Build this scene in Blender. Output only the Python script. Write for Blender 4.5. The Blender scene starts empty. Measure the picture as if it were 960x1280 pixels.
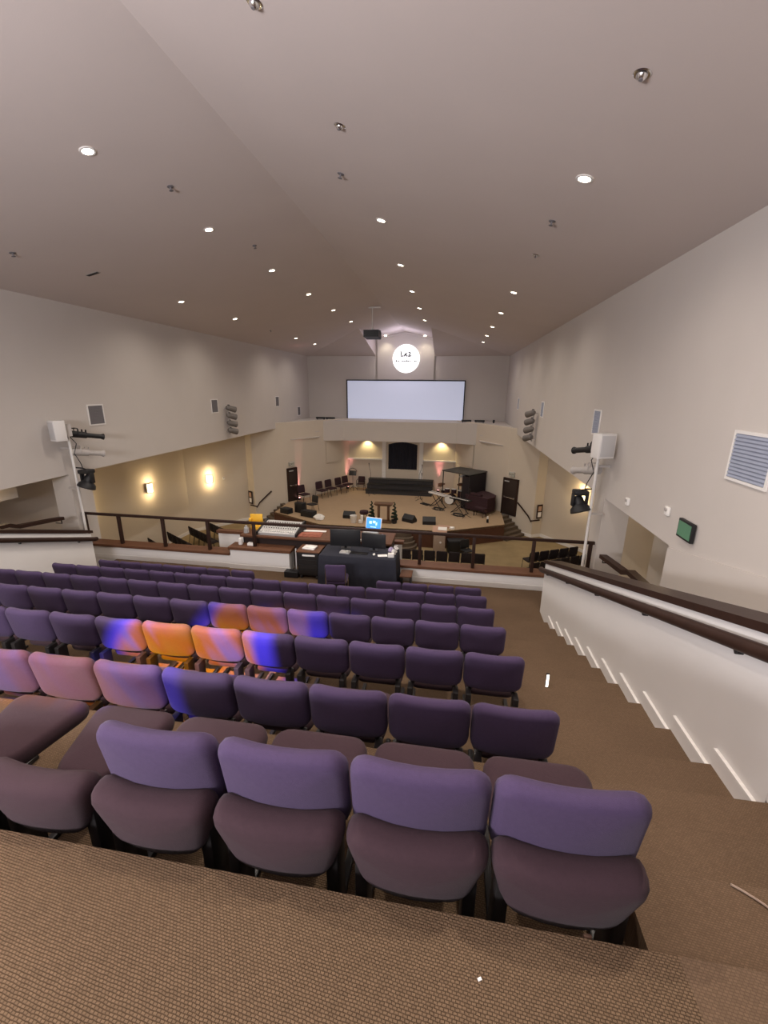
import bpy, bmesh, math, random
from mathutils import Vector, Matrix, Euler
random.seed(7)
sc = bpy.context.scene
COL = sc.collection
PI = math.pi
R = math.radians

# ---------------------------------------------------------------- materials
def mat(name, col, rough=.7, metal=0, spec=.4, var=0, vscale=8, bump=0, bscale=60, emit=None, estr=0, sheen=0, coat=0):
    m = bpy.data.materials.new(name); m.use_nodes = True
    nt = m.node_tree; N = nt.nodes; L = nt.links
    b = N['Principled BSDF']
    b.inputs['Base Color'].default_value = (*col, 1)
    b.inputs['Roughness'].default_value = rough
    b.inputs['Metallic'].default_value = metal
    b.inputs['Specular IOR Level'].default_value = spec
    if sheen:
        b.inputs['Sheen Weight'].default_value = sheen
        b.inputs['Sheen Roughness'].default_value = .5
    if coat: b.inputs['Coat Weight'].default_value = coat
    if emit:
        b.inputs['Emission Color'].default_value = (*emit, 1)
        b.inputs['Emission Strength'].default_value = estr
    tc = N.new('ShaderNodeTexCoord')
    if var:
        n = N.new('ShaderNodeTexNoise'); n.inputs['Scale'].default_value = vscale; n.inputs['Detail'].default_value = 4
        L.new(tc.outputs['Object'], n.inputs['Vector'])
        r = N.new('ShaderNodeMix'); r.data_type = 'RGBA'
        r.inputs[6].default_value = (*[c*(1-var) for c in col], 1)
        r.inputs[7].default_value = (*[min(1, c*(1+var)) for c in col], 1)
        L.new(n.outputs['Fac'], r.inputs[0]); L.new(r.outputs[2], b.inputs['Base Color'])
    if bump:
        n2 = N.new('ShaderNodeTexNoise'); n2.inputs['Scale'].default_value = bscale; n2.inputs['Detail'].default_value = 3
        L.new(tc.outputs['Object'], n2.inputs['Vector'])
        bp = N.new('ShaderNodeBump'); bp.inputs['Strength'].default_value = bump; bp.inputs['Distance'].default_value = .01
        L.new(n2.outputs['Fac'], bp.inputs['Height']); L.new(bp.outputs['Normal'], b.inputs['Normal'])
    return m

def carpet_mat(name, c0, c1, k, amp=1.):
    """looped carpet: rows of loops set off by half a step, with a little wear"""
    m = mat(name, c0, rough=.95, spec=.1)
    nt = m.node_tree; N = nt.nodes; L = nt.links; b = N['Principled BSDF']
    tc = N.new('ShaderNodeTexCoord')
    mp = N.new('ShaderNodeMapping'); mp.inputs['Rotation'].default_value = (0, 0, R(6))
    L.new(tc.outputs['Object'], mp.inputs['Vector'])
    nd = N.new('ShaderNodeTexNoise'); nd.inputs['Scale'].default_value = 30; L.new(mp.outputs['Vector'], nd.inputs['Vector'])
    vm = N.new('ShaderNodeVectorMath'); vm.operation = 'MULTIPLY_ADD'; vm.inputs[1].default_value = (.006, .006, .006); L.new(nd.outputs['Color'], vm.inputs[0]); L.new(mp.outputs['Vector'], vm.inputs[2])
    br = N.new('ShaderNodeTexBrick'); br.offset = .5
    br.inputs['Scale'].default_value = k
    br.inputs['Mortar Size'].default_value = .09; br.inputs['Mortar Smooth'].default_value = 1
    br.inputs['Brick Width'].default_value = .6; br.inputs['Row Height'].default_value = .4
    br.inputs['Color1'].default_value = (*c0, 1); br.inputs['Color2'].default_value = (*[x*.8 for x in c0], 1)
    br.inputs['Mortar'].default_value = (*c1, 1)
    L.new(vm.outputs[0], br.inputs['Vector'])
    n = N.new('ShaderNodeTexNoise'); n.inputs['Scale'].default_value = 1.1; n.inputs['Detail'].default_value = 5
    L.new(tc.outputs['Object'], n.inputs['Vector'])
    mr = N.new('ShaderNodeMapRange'); mr.inputs[3].default_value = .72; mr.inputs[4].default_value = 1.28
    L.new(n.outputs['Fac'], mr.inputs[0])
    mx = N.new('ShaderNodeMix'); mx.data_type = 'RGBA'; mx.blend_type = 'MULTIPLY'; mx.inputs[0].default_value = 1
    L.new(br.outputs['Color'], mx.inputs[6]); L.new(mr.outputs[0], mx.inputs[7])
    L.new(mx.outputs[2], b.inputs['Base Color'])
    bp = N.new('ShaderNodeBump'); bp.inputs['Strength'].default_value = .6*amp; bp.inputs['Distance'].default_value = .008
    inv = N.new('ShaderNodeMath'); inv.operation = 'SUBTRACT'; inv.inputs[0].default_value = 1
    L.new(br.outputs['Fac'], inv.inputs[1]); L.new(inv.outputs[0], bp.inputs['Height']); L.new(bp.outputs['Normal'], b.inputs['Normal'])
    return m

M = dict(
    wall=mat('wall_paint', (.545, .505, .475), .85, var=.03, vscale=1.5, bump=.05, bscale=90),
    warmwall=mat('warm_wall_paint', (.60, .53, .44), .85, var=.03, vscale=1.5),
    ceil=mat('ceiling_paint', (.56, .495, .475), .9, var=.04, vscale=.8, bump=.05, bscale=60),
    white=mat('white_paint', (.74, .72, .70), .6, var=.02, vscale=3),
    whitemetal=mat('white_metal', (.70, .68, .66), .45),
    lightgrille=mat('light_grille', (.52, .51, .51), .6, bump=.3, bscale=200),
    pargrey=mat('par_grey', (.15, .135, .125), .5),
    greymetal=mat('grey_metal', (.42, .39, .37), .5, var=.1),
    carpet=carpet_mat('loop_carpet', (.185, .122, .075), (.075, .047, .028), 46),
    aislecarpet=carpet_mat('aisle_carpet', (.165, .109, .070), (.10, .065, .041), 46, .4),
    hallcarpet=mat('hall_carpet', (.27, .205, .115), .95, spec=.1, var=.3, vscale=1.2),
    stagecarpet=mat('stage_carpet', (.39, .285, .185), .95, spec=.1, var=.08, vscale=4),
    stepcarpet=mat('step_carpet', (.12, .092, .07), .95, spec=.1, var=.15),
    riserpaint=mat('dark_riser', (.035, .032, .033), .7, var=.2),
    darkwood=mat('dark_wood', (.030, .014, .010), .5, spec=.25, var=.3, vscale=12),
    capwood=mat('cap_wood', (.115, .050, .026), .55, spec=.25, var=.3, vscale=10),
    stagewood=mat('stage_wood', (.085, .034, .020), .45, var=.3, vscale=6),
    oldwood=mat('table_wood', (.12, .058, .026), .5, var=.3, vscale=10),
    lectwood=mat('lectern_wood', (.36, .27, .21), .5, var=.15, vscale=10),
    violet=mat('violet_fabric', (.068, .045, .099), .9, spec=.15, var=.12, vscale=60, bump=.25, bscale=320, sheen=.08),
    plum=mat('plum_fabric', (.050, .028, .035), .9, spec=.15, var=.12, vscale=60, bump=.25, bscale=320, sheen=.06),
    darkfab=mat('charcoal_fabric', (.022, .017, .019), .9, spec=.2, var=.2, vscale=40),
    winefab=mat('wine_fabric', (.040, .020, .024), .9, spec=.2, var=.2, vscale=40),
    black=mat('black_plastic', (.012, .012, .014), .5, var=.2),
    blackmetal=mat('black_metal', (.018, .016, .016), .4, var=.1),
    cloth=mat('black_cloth', (.018, .019, .030), .85, var=.2, bump=.2, bscale=200),
    chrome=mat('chrome', (.75, .75, .75), .2, metal=1),
    silver=mat('silver_plastic', (.40, .39, .38), .4),
    paper=mat('paper', (.82, .80, .77), .8),
    vent=mat('vent_blue_grey', (.30, .33, .42), .5, var=.06),
    ventdark=mat('vent_dark', (.16, .15, .16), .6),
    door=mat('door_dark_brown', (.026, .016, .014), .45, var=.15),
    canopy=mat('canopy_olive', (.060, .057, .050), .7, var=.1),
    piano=mat('maroon_cover', (.040, .015, .020), .8, var=.2),
    yellow=mat('yellow_plastic', (.80, .45, .03), .5, var=.1),
    leaf=mat('topiary_leaf', (.012, .022, .010), .8, var=.5, vscale=60, bump=.6, bscale=80),
    red=mat('red_papers', (.30, .10, .06), .7, var=.5, vscale=20),
    lav=mat('lavender_plastic', (.45, .38, .55), .6),
    greenglass=mat('green_panel', (.10, .24, .15), .35, var=.08, vscale=15),
    rosewood=mat('warm_tan', (.45, .28, .2), .6),
    lampglow=mat('lamp_glow', (1, .9, .75), .5, emit=(1, .86, .66), estr=14),
    sconceglow=mat('sconce_glow', (1, .85, .6), .5, emit=(1, .80, .45), estr=4),
    pinkglow=mat('pink_lamp', (1, .4, .4), .5, emit=(1, .42, .40), estr=14),
    stepglow=mat('step_light', (1, .9, .8), .5, emit=(1, .90, .78), estr=3),
    screen=mat('projection_screen', (.62, .65, .75), .9, emit=(.62, .68, .92), estr=.36),  # emission stands in for light thrown by the projector
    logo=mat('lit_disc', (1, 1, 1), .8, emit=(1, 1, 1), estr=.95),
    logoink=mat('disc_ink', (.10, .10, .095), .8),
    bluescreen=mat('laptop_screen', (.05, .2, .5), .3, emit=(.06, .30, .80), estr=1.1),
    screenwhite=mat('screen_white', (.5, .8, 1), .3, emit=(.45, .75, 1), estr=1.0),
    exitlit=mat('exit_face', (.45, .43, .36), .5, emit=(.40, .38, .30), estr=.12),
)

# ---------------------------------------------------------------- mesh builder
class MB:
    def __init__(s): s.v = []; s.f = []
    def add(s, vs, fs, mx=None):
        o = len(s.v)
        s.v += [tuple(mx @ Vector(p)) if mx else tuple(p) for p in vs]
        s.f += [tuple(i+o for i in f) for f in fs]
        return s
    def box(s, c, d, bev=0, rot=None, seg=2):
        bm = bmesh.new(); bmesh.ops.create_cube(bm, size=1)
        for q in bm.verts: q.co = Vector((q.co.x*d[0], q.co.y*d[1], q.co.z*d[2]))
        if bev: bmesh.ops.bevel(bm, geom=bm.edges[:], offset=min(bev, min(d)*.45), segments=seg, affect='EDGES', profile=.5)
        mx = Matrix.Translation(c) @ (Euler(rot).to_matrix().to_4x4() if rot else Matrix())
        bm.verts.index_update()
        s.add([q.co.copy() for q in bm.verts], [[q.index for q in f.verts] for f in bm.faces], mx); bm.free(); return s
    def bb(s, a, b, bev=0):
        return s.box([(x+y)/2 for x, y in zip(a, b)], [abs(y-x) for x, y in zip(a, b)], bev)
    def cyl(s, p0, p1, r0, r1=None, n=12):
        r1 = r0 if r1 is None else r1
        p0 = Vector(p0); p1 = Vector(p1); d = (p1-p0).normalized()
        a = d.orthogonal().normalized(); b = d.cross(a)
        vs = []
        for p, r in ((p0, r0), (p1, r1)):
            vs += [p+a*r*math.cos(2*PI*i/n)+b*r*math.sin(2*PI*i/n) for i in range(n)]
        fs = [[i, (i+1) % n, n+(i+1) % n, n+i] for i in range(n)]+[list(range(n))[::-1], list(range(n, 2*n))]
        return s.add(vs, fs)
    def tube(s, pts, r, n=8):
        pts = [Vector(p) for p in pts]; rings = []; vs = []
        a = (pts[1]-pts[0]).orthogonal().normalized()
        for i, p in enumerate(pts):
            t = (pts[min(i+1, len(pts)-1)]-pts[max(i-1, 0)]).normalized()
            a = (a-t*a.dot(t)).normalized(); b = t.cross(a)
            vs += [p+a*r*math.cos(2*PI*k/n)+b*r*math.sin(2*PI*k/n) for k in range(n)]
        fs = []
        for i in range(len(pts)-1):
            fs += [[i*n+k, i*n+(k+1) % n, (i+1)*n+(k+1) % n, (i+1)*n+k] for k in range(n)]
        fs += [list(range(n))[::-1], list(range((len(pts)-1)*n, len(pts)*n))]
        return s.add(vs, fs)
    def lathe(s, prof, n=20, mx=None, ring=False):
        vs = []; fs = []
        if ring: prof = list(prof)+[prof[0]]
        for r, z in prof: vs += [(max(r, 1e-4)*math.cos(2*PI*i/n), max(r, 1e-4)*math.sin(2*PI*i/n), z) for i in range(n)]
        for j in range(len(prof)-1):
            fs += [[j*n+i, j*n+(i+1) % n, (j+1)*n+(i+1) % n, (j+1)*n+i] for i in range(n)]
        if not ring: fs += [list(range(n))[::-1], list(range((len(prof)-1)*n, len(prof)*n))]
        return s.add(vs, fs, mx)
    def prism(s, poly, z0, z1, mx=None):
        n = len(poly)
        vs = [(x, y, z0) for x, y in poly]+[(x, y, z1) for x, y in poly]
        fs = [list(range(n))[::-1], list(range(n, 2*n))]+[[i, (i+1) % n, n+(i+1) % n, n+i] for i in range(n)]
        return s.add(vs, fs, mx)
    def sweepX(s, prof, x0, x1):          # profile in (y, z), run along x
        return s.prism(prof, x0, x1, Matrix(((0, 0, 1, 0), (1, 0, 0, 0), (0, 1, 0, 0), (0, 0, 0, 1))))
    def cushion(s, w, h, t, rc=.06, re=.035, bow=0, bulge=.012, taper=0, mx=None, dip=0):
        """a padded panel: outline w x h in the xz plane, front at y=0, back at y=t; bow bends it in plan"""
        def outline(ins):
            out = []; hw, hh, r = w/2-ins, h/2-ins, max(rc-ins, .006)
            for cx, cz, a0 in ((hw-r, hh-r, 0), (-hw+r, hh-r, 90), (-hw+r, -hh+r, 180), (hw-r, -hh+r, 270)):
                for k in range(5):
                    a = R(a0+k*22.5); out.append((cx+r*math.cos(a), cz+r*math.sin(a)))
                nx = {0: (-1, 0), 90: (0, -1), 180: (1, 0), 270: (0, 1)}[a0]
                L = (2*(hw-r)) if nx[0] else (2*(hh-r))
                for k in (1, 2, 3):
                    ex, ez = out[-1] if k == 1 else base
                    if k == 1: base = (ex, ez)
                    out.append((base[0]+nx[0]*L*k/4, base[1]+nx[1]*L*k/4))
            return out
        rings = [(k_, re, -bulge*b_) for k_, b_ in ((.08, 1), (.4, .9), (.75, .5))]
        for k in range(4):
            a = k*PI/6; rings.append((1, re*(1-math.sin(a)), re*(1-math.cos(a))))
        for k in range(4):
            a = PI/2-k*PI/6; rings.append((1, re*(1-math.sin(a)), t-re*(1-math.cos(a))))
        rings += [(k_, re, t+bulge*b_) for k_, b_ in ((.75, .3), (.4, .5), (.08, .6))]
        vs = []; n = None
        for k_, ins, y in rings:
            o = [(x*k_, z*k_) for x, z in outline(ins)]
            n = len(o)
            for x, z in o:
                tx = 1-taper*max(0, (h/2-z)/h)
                vs.append((x*tx, y-bow*(1-(2*x/w)**2), z-dip*(1-(2*x/w)**2)*max(0, z/(h/2))))
        fs = []
        for j in range(len(rings)-1):
            fs += [[j*n+i, j*n+(i+1) % n, (j+1)*n+(i+1) % n, (j+1)*n+i] for i in range(n)]
        fs += [list(range(n))[::-1], list(range((len(rings)-1)*n, len(rings)*n))]
        return s.add(vs, fs, mx)
    def build(s, name, m, parent=None, loc=(0, 0, 0), rotz=0, smooth=True, ang=35):
        me = bpy.data.meshes.new(name); me.from_pydata(s.v, [], s.f); me.update()
        bm = bmesh.new(); bm.from_mesh(me); bmesh.ops.recalc_face_normals(bm, faces=bm.faces); bm.to_mesh(me); bm.free()
        if smooth:
            me.shade_smooth()
            me.set_sharp_from_angle(angle=R(ang))
        me.materials.append(m)
        o = bpy.data.objects.new(name, me); COL.objects.link(o)
        o.location = loc; o.rotation_euler = (0, 0, rotz)
        if parent: o.parent = parent
        return o

def tag(o, label, cat, group=None, kind=None):
    o['label'] = label; o['category'] = cat
    if group: o['group'] = group
    if kind: o['kind'] = kind
    return o
def thing(name, label, cat, loc=(0, 0, 0), rotz=0, group=None):
    o = bpy.data.objects.new(name, None); COL.objects.link(o); o.empty_display_size = .1
    o.location = loc; o.rotation_euler = (0, 0, rotz)
    return tag(o, label, cat, group)
def struct(o, label=None):
    o['kind'] = 'structure'
    if label: o['label'] = label
    return o
def dup(root, loc, rotz, label, group=None):
    def cp(o, p=None):
        c = o.copy(); COL.objects.link(c)
        if p: c.parent = p
        for ch in list(o.children): cp(ch, c)
        return c
    r = cp(root); r.location = loc; r.rotation_euler = (0, 0, rotz); r['label'] = label
    if group: r['group'] = group
    return r
ORD = ['first', 'second', 'third', 'fourth', 'fifth', 'sixth', 'seventh', 'eighth', 'ninth', 'tenth', 'eleventh', 'twelfth', 'thirteenth', 'fourteenth', 'fifteenth', 'sixteenth', 'seventeenth']

# ---------------------------------------------------------------- camera (eye is the origin; Y runs towards the stage)
p_, y_, r_ = .281756, .15348, .0092176
fwd = Vector((-math.sin(y_)*math.cos(p_), math.cos(y_)*math.cos(p_), -math.sin(p_)))
rt = Vector((math.cos(y_), math.sin(y_), 0)); up = rt.cross(fwd)
rt2 = rt*math.cos(r_)+up*math.sin(r_); up2 = -rt*math.sin(r_)+up*math.cos(r_)
cam = bpy.data.cameras.new('camera'); camo = bpy.data.objects.new('camera', cam); COL.objects.link(camo)
camo.matrix_world = Matrix(((rt2.x, up2.x, -fwd.x, 0), (rt2.y, up2.y, -fwd.y, 0), (rt2.z, up2.z, -fwd.z, 0), (0, 0, 0, 1)))
cam.sensor_fit = 'VERTICAL'; cam.sensor_height = 36; cam.lens = 536.47/1280*36; cam.clip_start = .05; cam.clip_end = 200
sc.camera = camo

XC, XR, XL = -3.27, 3.36, -9.90       # room centre line and side walls
ZR, ZE = 3.45, 2.00                   # ridge and eaves
ZM, ZS, ZB = -7.55, -6.65, -4.60      # main floor, stage, balcony front
YB, Y0 = 29.5, -7.0                   # back wall of the stage, wall behind the viewer
def gz(x): return ZR-(ZR-ZE)*abs(x-XC)/(XR-XC)

# ---------------------------------------------------------------- shell
m = MB()
YH, DX = 24.1, 1.93
for s in (-1, 1):
    e = XC+s*(XR-XC); d = XC+s*DX
    g = [(e, Y0, ZE), (e, YB, ZE), (d, YH, gz(d)), (d, YB, gz(d)), (XC, YB, ZR), (XC, Y0, ZR)]
    m.add(g, [list(range(6))])
    m.add([(e, YB, ZE), (d, YB, ZE), (d, YH, gz(d))], [[0, 1, 2]])
    m.add([(d, YH, gz(d)), (d, YB, ZE), (d, YB, gz(d))], [[0, 1, 2]])
struct(m.build('ceiling', M['ceil'], smooth=False), 'long gabled plaster ceiling with a dormer over the stage')

ZSOF = -2.27
def wallbox(name, a, b, mm='wall', label=None):
    return struct(MB().bb(a, b).build(name, M[mm], smooth=False), label)
for side, s in (('right', 1), ('left', -1)):
    e = XC+s*(XR-XC)
    m = MB()
    m.bb((e, Y0, ZSOF), (e+s*.3, YB, ZE+.05))
    m.bb((e, Y0, -6), (e+s*.3, 6.75, ZSOF))                # solid beside the balcony stair
    pa, pb = 9.70, 10.35
    m.bb((e, pa, -6), (e+s*.55, pb, ZSOF))            # pier at the end of the balcony front
    m.bb((e+s*1.0, 5.0, -2.78), (e+s*1.2, 9.1, -2.0))      # header beam inside the stair opening
    m.bb((e+s*2.2, 5.0, -7.5), (e+s*2.4, 12.0, -1.9)); m.bb((e+s*.3, 5.0, ZSOF+.25), (e+s*2.4, 12.0, ZSOF+.4))
    struct(m.build('wall_'+side, M['wall'], smooth=False), 'tall pale plaster side wall on the %s of the hall' % side)
    # sloped lower panel close to the viewer
    MBq = MB().prism([(6.74, -2.30), (4.7, -1.88), (2.0, -1.33), (2.0, -3.6), (6.74, -4.6)], e-s*.02, e-s*.001 if s > 0 else e+.001,
                     Matrix(((0, 0, 1, 0), (1, 0, 0, 0), (0, 1, 0, 0), (0, 0, 0, 1))))
    struct(MBq.build('trim_1' if s > 0 else 'trim_2', M['wall'], smooth=False), 'sloped dado panel at the foot of the %s wall' % side)
    # lower walls: side aisle, pilaster return, splayed wall beside the stage
    def pt(dx): return XC+s*dx
    chain = [(pt(12.6), 3), (pt(10.75), 9.5), (pt(10.25), 20.0), (pt(8.18), 22.7), (pt(7.68), 22.42), (pt(6.35), 23.75), (pt(3.55), 28.45)]
    for (xa, ya), (xb, yb) in zip(chain[:-1], chain[1:]):
        m = MB()
        d = Vector((xb-xa, yb-ya)).normalized(); nrm = Vector((d.y, -d.x))*s*.18
        m.prism([(xa, ya), (xb, yb), (xb+nrm.x, yb+nrm.y), (xa+nrm.x, ya+nrm.y)], ZM, ZSOF+.3)
        struct(m.build('wall_lower_'+side, M['warmwall'], smooth=False), 'warm lower wall of the %s side aisle running to the stage' % side)
    m = MB()
    for (xa, ya), (xb, yb) in zip(chain[1:5], chain[2:6]):
        d = Vector((xb-xa, yb-ya)).normalized(); nrm = Vector((-d.y, d.x))*s*.03
        m.prism([(xa, ya), (xb, yb), (xb+nrm.x, yb+nrm.y), (xa+nrm.x, ya+nrm.y)], ZM, ZM+.16)
    struct(m.build('baseboard_'+side, M['white'], smooth=False), 'white baseboard along the %s lower wall' % side)
    # soffit over the side aisle
    wallbox('ceiling_aisle_'+side, (e+s*.3, 9.75, ZSOF), (pt(12.8), 23.5, ZSOF+.12), 'ceil', 'low soffit over the %s side aisle' % side)
wallbox('wall_back', (XL-.3, YB, -2.3), (XR+.3, YB+.3, ZR+.3), 'wall', 'pale wall high behind the stage')
wallbox('wall_rear', (XL-.3, Y0-.3, -3), (XR+.3, Y0, ZR+.2), 'darkfab', 'wall behind the viewer')
# niche wall under the dormer, standing proud of the back wall
d0, d1 = XC-DX+.12, XC+DX-.02
m = MB().prism([(d0, .53), (d1, .53), (d1, gz(d1)-.03), (XC, ZR-.03), (d0, gz(d0)-.03)], 0, .12, Matrix(((1, 0, 0, 0), (0, 0, -1, YB), (0, 1, 0, 0), (0, 0, 0, 1))))
struct(m.build('wall_niche', M['wall'], smooth=False), 'gabled niche wall carrying the round sign')
for k, (a, b) in enumerate((((d0, gz(d0)), (XC, ZR)), ((XC, ZR), (d1, gz(d1))))):
    L = math.hypot(b[0]-a[0], b[1]-a[1]); an = math.atan2(b[1]-a[1], b[0]-a[0])
    struct(MB().box(((a[0]+b[0])/2, YB-.2, (a[1]+b[1])/2-.06), (L, .14, .09), rot=(0, -an, 0)).build('trim_%d' % (3+k), M['wall'], smooth=False), 'narrow cornice under the dormer roof')
# bulkhead and lower stage wall
zb0, zb1 = -3.27, -2.03
bk = [(-9.88, 24.6), (-9.6, 24.6), (-8.35, 26.3), (-6.85, 27.0), (.31, 27.0), (1.85, 26.3), (3.1, 24.6), (3.34, 24.6), (3.34, YB), (-9.88, YB)]
struct(MB().prism(bk, zb0, zb1).build('wall_bulkhead', M['wall'], smooth=False), 'plain bulkhead band below the projection screen')
m = MB()
for s in (-1, 1):
    def q(dx): return XC+s*dx
    for zz, off in ((-2.62, .05), (-2.95, .28)):
        m.prism([(q(6.5), 24.5-off), (q(6.05), 24.5-off), (q(4.9), 26.2-off), (q(4.9), 26.5), (q(6.5), 26.5)][::s], zz-.05, zz)
struct(m.build('trim_5', M['wall'], smooth=False), 'stepped corner ledges on the bulkhead')
m = MB()
ow0, ow1, oz0, oz1 = -4.15, -2.2, -5.3, -3.62
m.bb((-6.95, 28.45, ZS), (ow0, 28.7, zb0)); m.bb((ow1, 28.45, ZS), (.41, 28.7, zb0)); m.bb((ow0, 28.45, ZS), (ow1, 28.7, oz0))
n = 12
arch = [(ow0, zb0+.01), (ow1, zb0+.01)]+[(ow1+(ow0-ow1)*i/n, oz1+.17*math.sin(PI*i/n)) for i in range(n+1)]
m.prism(arch, 0, .25, Matrix(((1, 0, 0, 0), (0, 0, -1, 28.7), (0, 1, 0, 0), (0, 0, 0, 1))))
struct(m.build('wall_stage', M['warmwall'], smooth=False), 'lower stage wall around the arched opening')
for k, x in enumerate((-4.42, -1.93)):
    struct(MB().bb((x-.13, 28.33, ZS), (x+.13, 28.46, zb0)).build('trim_%d' % (6+k), M['white'], smooth=False), 'pale pilaster beside the arched opening')
struct(MB().bb((-6.9, 28.30, -4.68), (-4.55, 28.47, -4.58)).build('trim_8', M['white'], smooth=False), 'ledge moulding on the left of the stage wall')
struct(MB().bb((-1.8, 28.30, -4.68), (.38, 28.47, -4.58)).build('trim_9', M['white'], smooth=False), 'ledge moulding on the right of the stage wall')
for k, s in enumerate((-1, 1)):
    a = Vector((XC+s*3.62, 28.28)); b = Vector((XC+s*4.6, 26.55)); d = (b-a).normalized(); nn = Vector((-d.y, d.x))*s*.12
    mm_ = MB().prism([tuple(a), tuple(b), tuple(b+nn), tuple(a+nn)], -4.68, -4.58)
    n2 = nn*.25
    mm_.prism([tuple(a), tuple(b), tuple(b+n2), tuple(a+n2)], -4.58, zb0)
    struct(mm_.build('trim_%d' % (10+k), M['warmwall'], smooth=False), 'raised panel on the splayed stage wall')
# floors
struct(MB().bb((-16, 9.9, ZM-.2), (10, 24, ZM)).build('floor', M['hallcarpet'], smooth=False), 'olive brown carpet of the main floor')
stage_poly = [(-9.43, 21.6), (-6.4, 19.95), (-.14, 19.95), (2.9, 21.6), (2.95, 23.9), (2.2, 25.2), (.45, 28.6), (-6.99, 28.6), (-8.7, 25.2), (-9.5, 23.9)]
struct(MB().prism(stage_poly, ZS-.12, ZS).build('stage_floor', M['stagecarpet'], smooth=False), 'tan carpeted stage floor')
m = MB()
front = [(-9.43, 21.6), (-6.4, 19.95), (-.14, 19.95), (2.9, 21.6), (2.95, 23.6)]
for (xa, ya), (xb, yb) in zip(front[:-1], front[1:]):
    d = Vector((xb-xa, yb-ya)).normalized(); nn = Vector((-d.y, d.x))*.1
    m.prism([(xa, ya), (xb, yb), (xb+nn.x, yb+nn.y), (xa+nn.x, ya+nn.y)], ZM, ZS-.03)
m.bb((-9.5, 21.6, ZM), (-9.4, 23.6, ZS-.03))
struct(m.build('stage_front', M['stagewood'], smooth=False), 'dark wood front of the stage')
# curved centre steps and corner steps
for k in range(4):
    rr = 3.35-.62*k*.62
    poly = [(XC+1.85*math.cos(a)*(1-.05*k), 19.95-(1.05-.25*k)*math.sin(a)**.6) for a in [PI*i/24 for i in range(25)]]
    z1 = ZM+.18*(k+1)
    if z1 < ZS-.05: struct(MB().prism(poly[::-1], ZM if k == 0 else z1-.18, z1).build('stage_step', M['stepcarpet'], smooth=False), 'curved carpeted step at the stage front, number %s from the floor' % ORD[k])
for s in (-1, 1):
    for k in range(6):
        d = Vector((s*.7071, -.7071)); w = Vector((-s*.7071, -.7071))
        o0 = Vector((XC+s*6.42, 23.55))+d*(.22*k)
        a = o0; b = o0+d*.24; c = b+w*(1.55-.02*k); e = a+w*(1.55-.02*k)
        poly = [tuple(a), tuple(b), tuple(c), tuple(e)]
        struct(MB().prism(poly[::-s], ZM, ZS-.15*k-.004).build('corner_step', M['stepcarpet'], smooth=False), 'dark carpeted stair tread at the %s stage corner' % ('right' if s > 0 else 'left'))

# balcony: raked platforms, aisle steps, standing floor
CH, PITCH = .525, 1.095
floorA = -2.15
rowY = [1.22]+[2.25+1.105*k if k else 2.25 for k in range(0, 6)]
rowY = [1.22, 2.25, 3.35, 4.47, 5.60, 6.73, 7.83]
rowZ = [floorA]+[-2.70-.38*k for k in range(6)]
ZP = -1.735
m = MB()
prof = [(Y0, ZP), (1.06, ZP), (1.06, floorA), (2.12, floorA)]
for k in range(1, 6):
    prof += [(rowY[k]-.13, rowZ[k])] if k > 1 else [(2.12, rowZ[1])]
    prof += [(rowY[k+1]-.13, rowZ[k])]
prof += [(rowY[6]-.13, ZB), (9.76, ZB), (9.76, ZB-.5), (Y0, ZB-.5)]
m.sweepX(prof, -7.9, .80)
struct(m.build('balcony_floor', M['carpet'], smooth=False), 'raked balcony floor of brown loop carpet under the seating')
steps = [(ZP, 1.06), (-1.95, 1.485), (-2.20, 1.93), (-2.45, 2.40)]+[(-2.70-.19*j, 2.93+.555*j) for j in range(10)]
for nm, xa, xb in (('right', .80, 2.40), ('left', -8.95, -7.9)):
    prof = [(Y0, ZP)]
    for i, (z, yy) in enumerate(steps):
        prof += [(yy, z)]
        if i+1 < len(steps): prof += [(yy, steps[i+1][0])]
    prof += [(steps[-1][1], ZB), (9.76, ZB), (9.76, ZB-.5), (Y0, ZB-.5)]
    struct(MB().sweepX(prof, xa, xb).build('aisle_floor_'+nm, M['aislecarpet'], smooth=False), 'carpeted aisle steps down the %s side of the balcony' % nm)
    struct(MB().bb((xb if nm == 'right' else XL, Y0, ZP-.4), (XR if nm == 'right' else xa, 2.2, ZP-.25)).build('floor_side_'+nm, M['aislecarpet'], smooth=False), 'side passage floor beside the %s stair wall' % nm)
    # stair going down between the cheek wall and the side wall
    sx = (2.40, XR) if nm == 'right' else (XL, -8.95)
    prof = [(2.2, ZP-.25)]+sum([[(2.2+.6*(i+1), ZP-.25-.33*i), (2.2+.6*(i+1), ZP-.58-.33*i)] for i in range(9)], [])+[(9.6, ZP-.25-.33*9), (9.6, -7.4), (2.2, -7.4)]
    struct(MB().sweepX(prof, *sx).build('stair_floor_'+nm, M['warmwall'], smooth=False), 'ramped stair between the %s stair wall and side wall' % nm)

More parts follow.
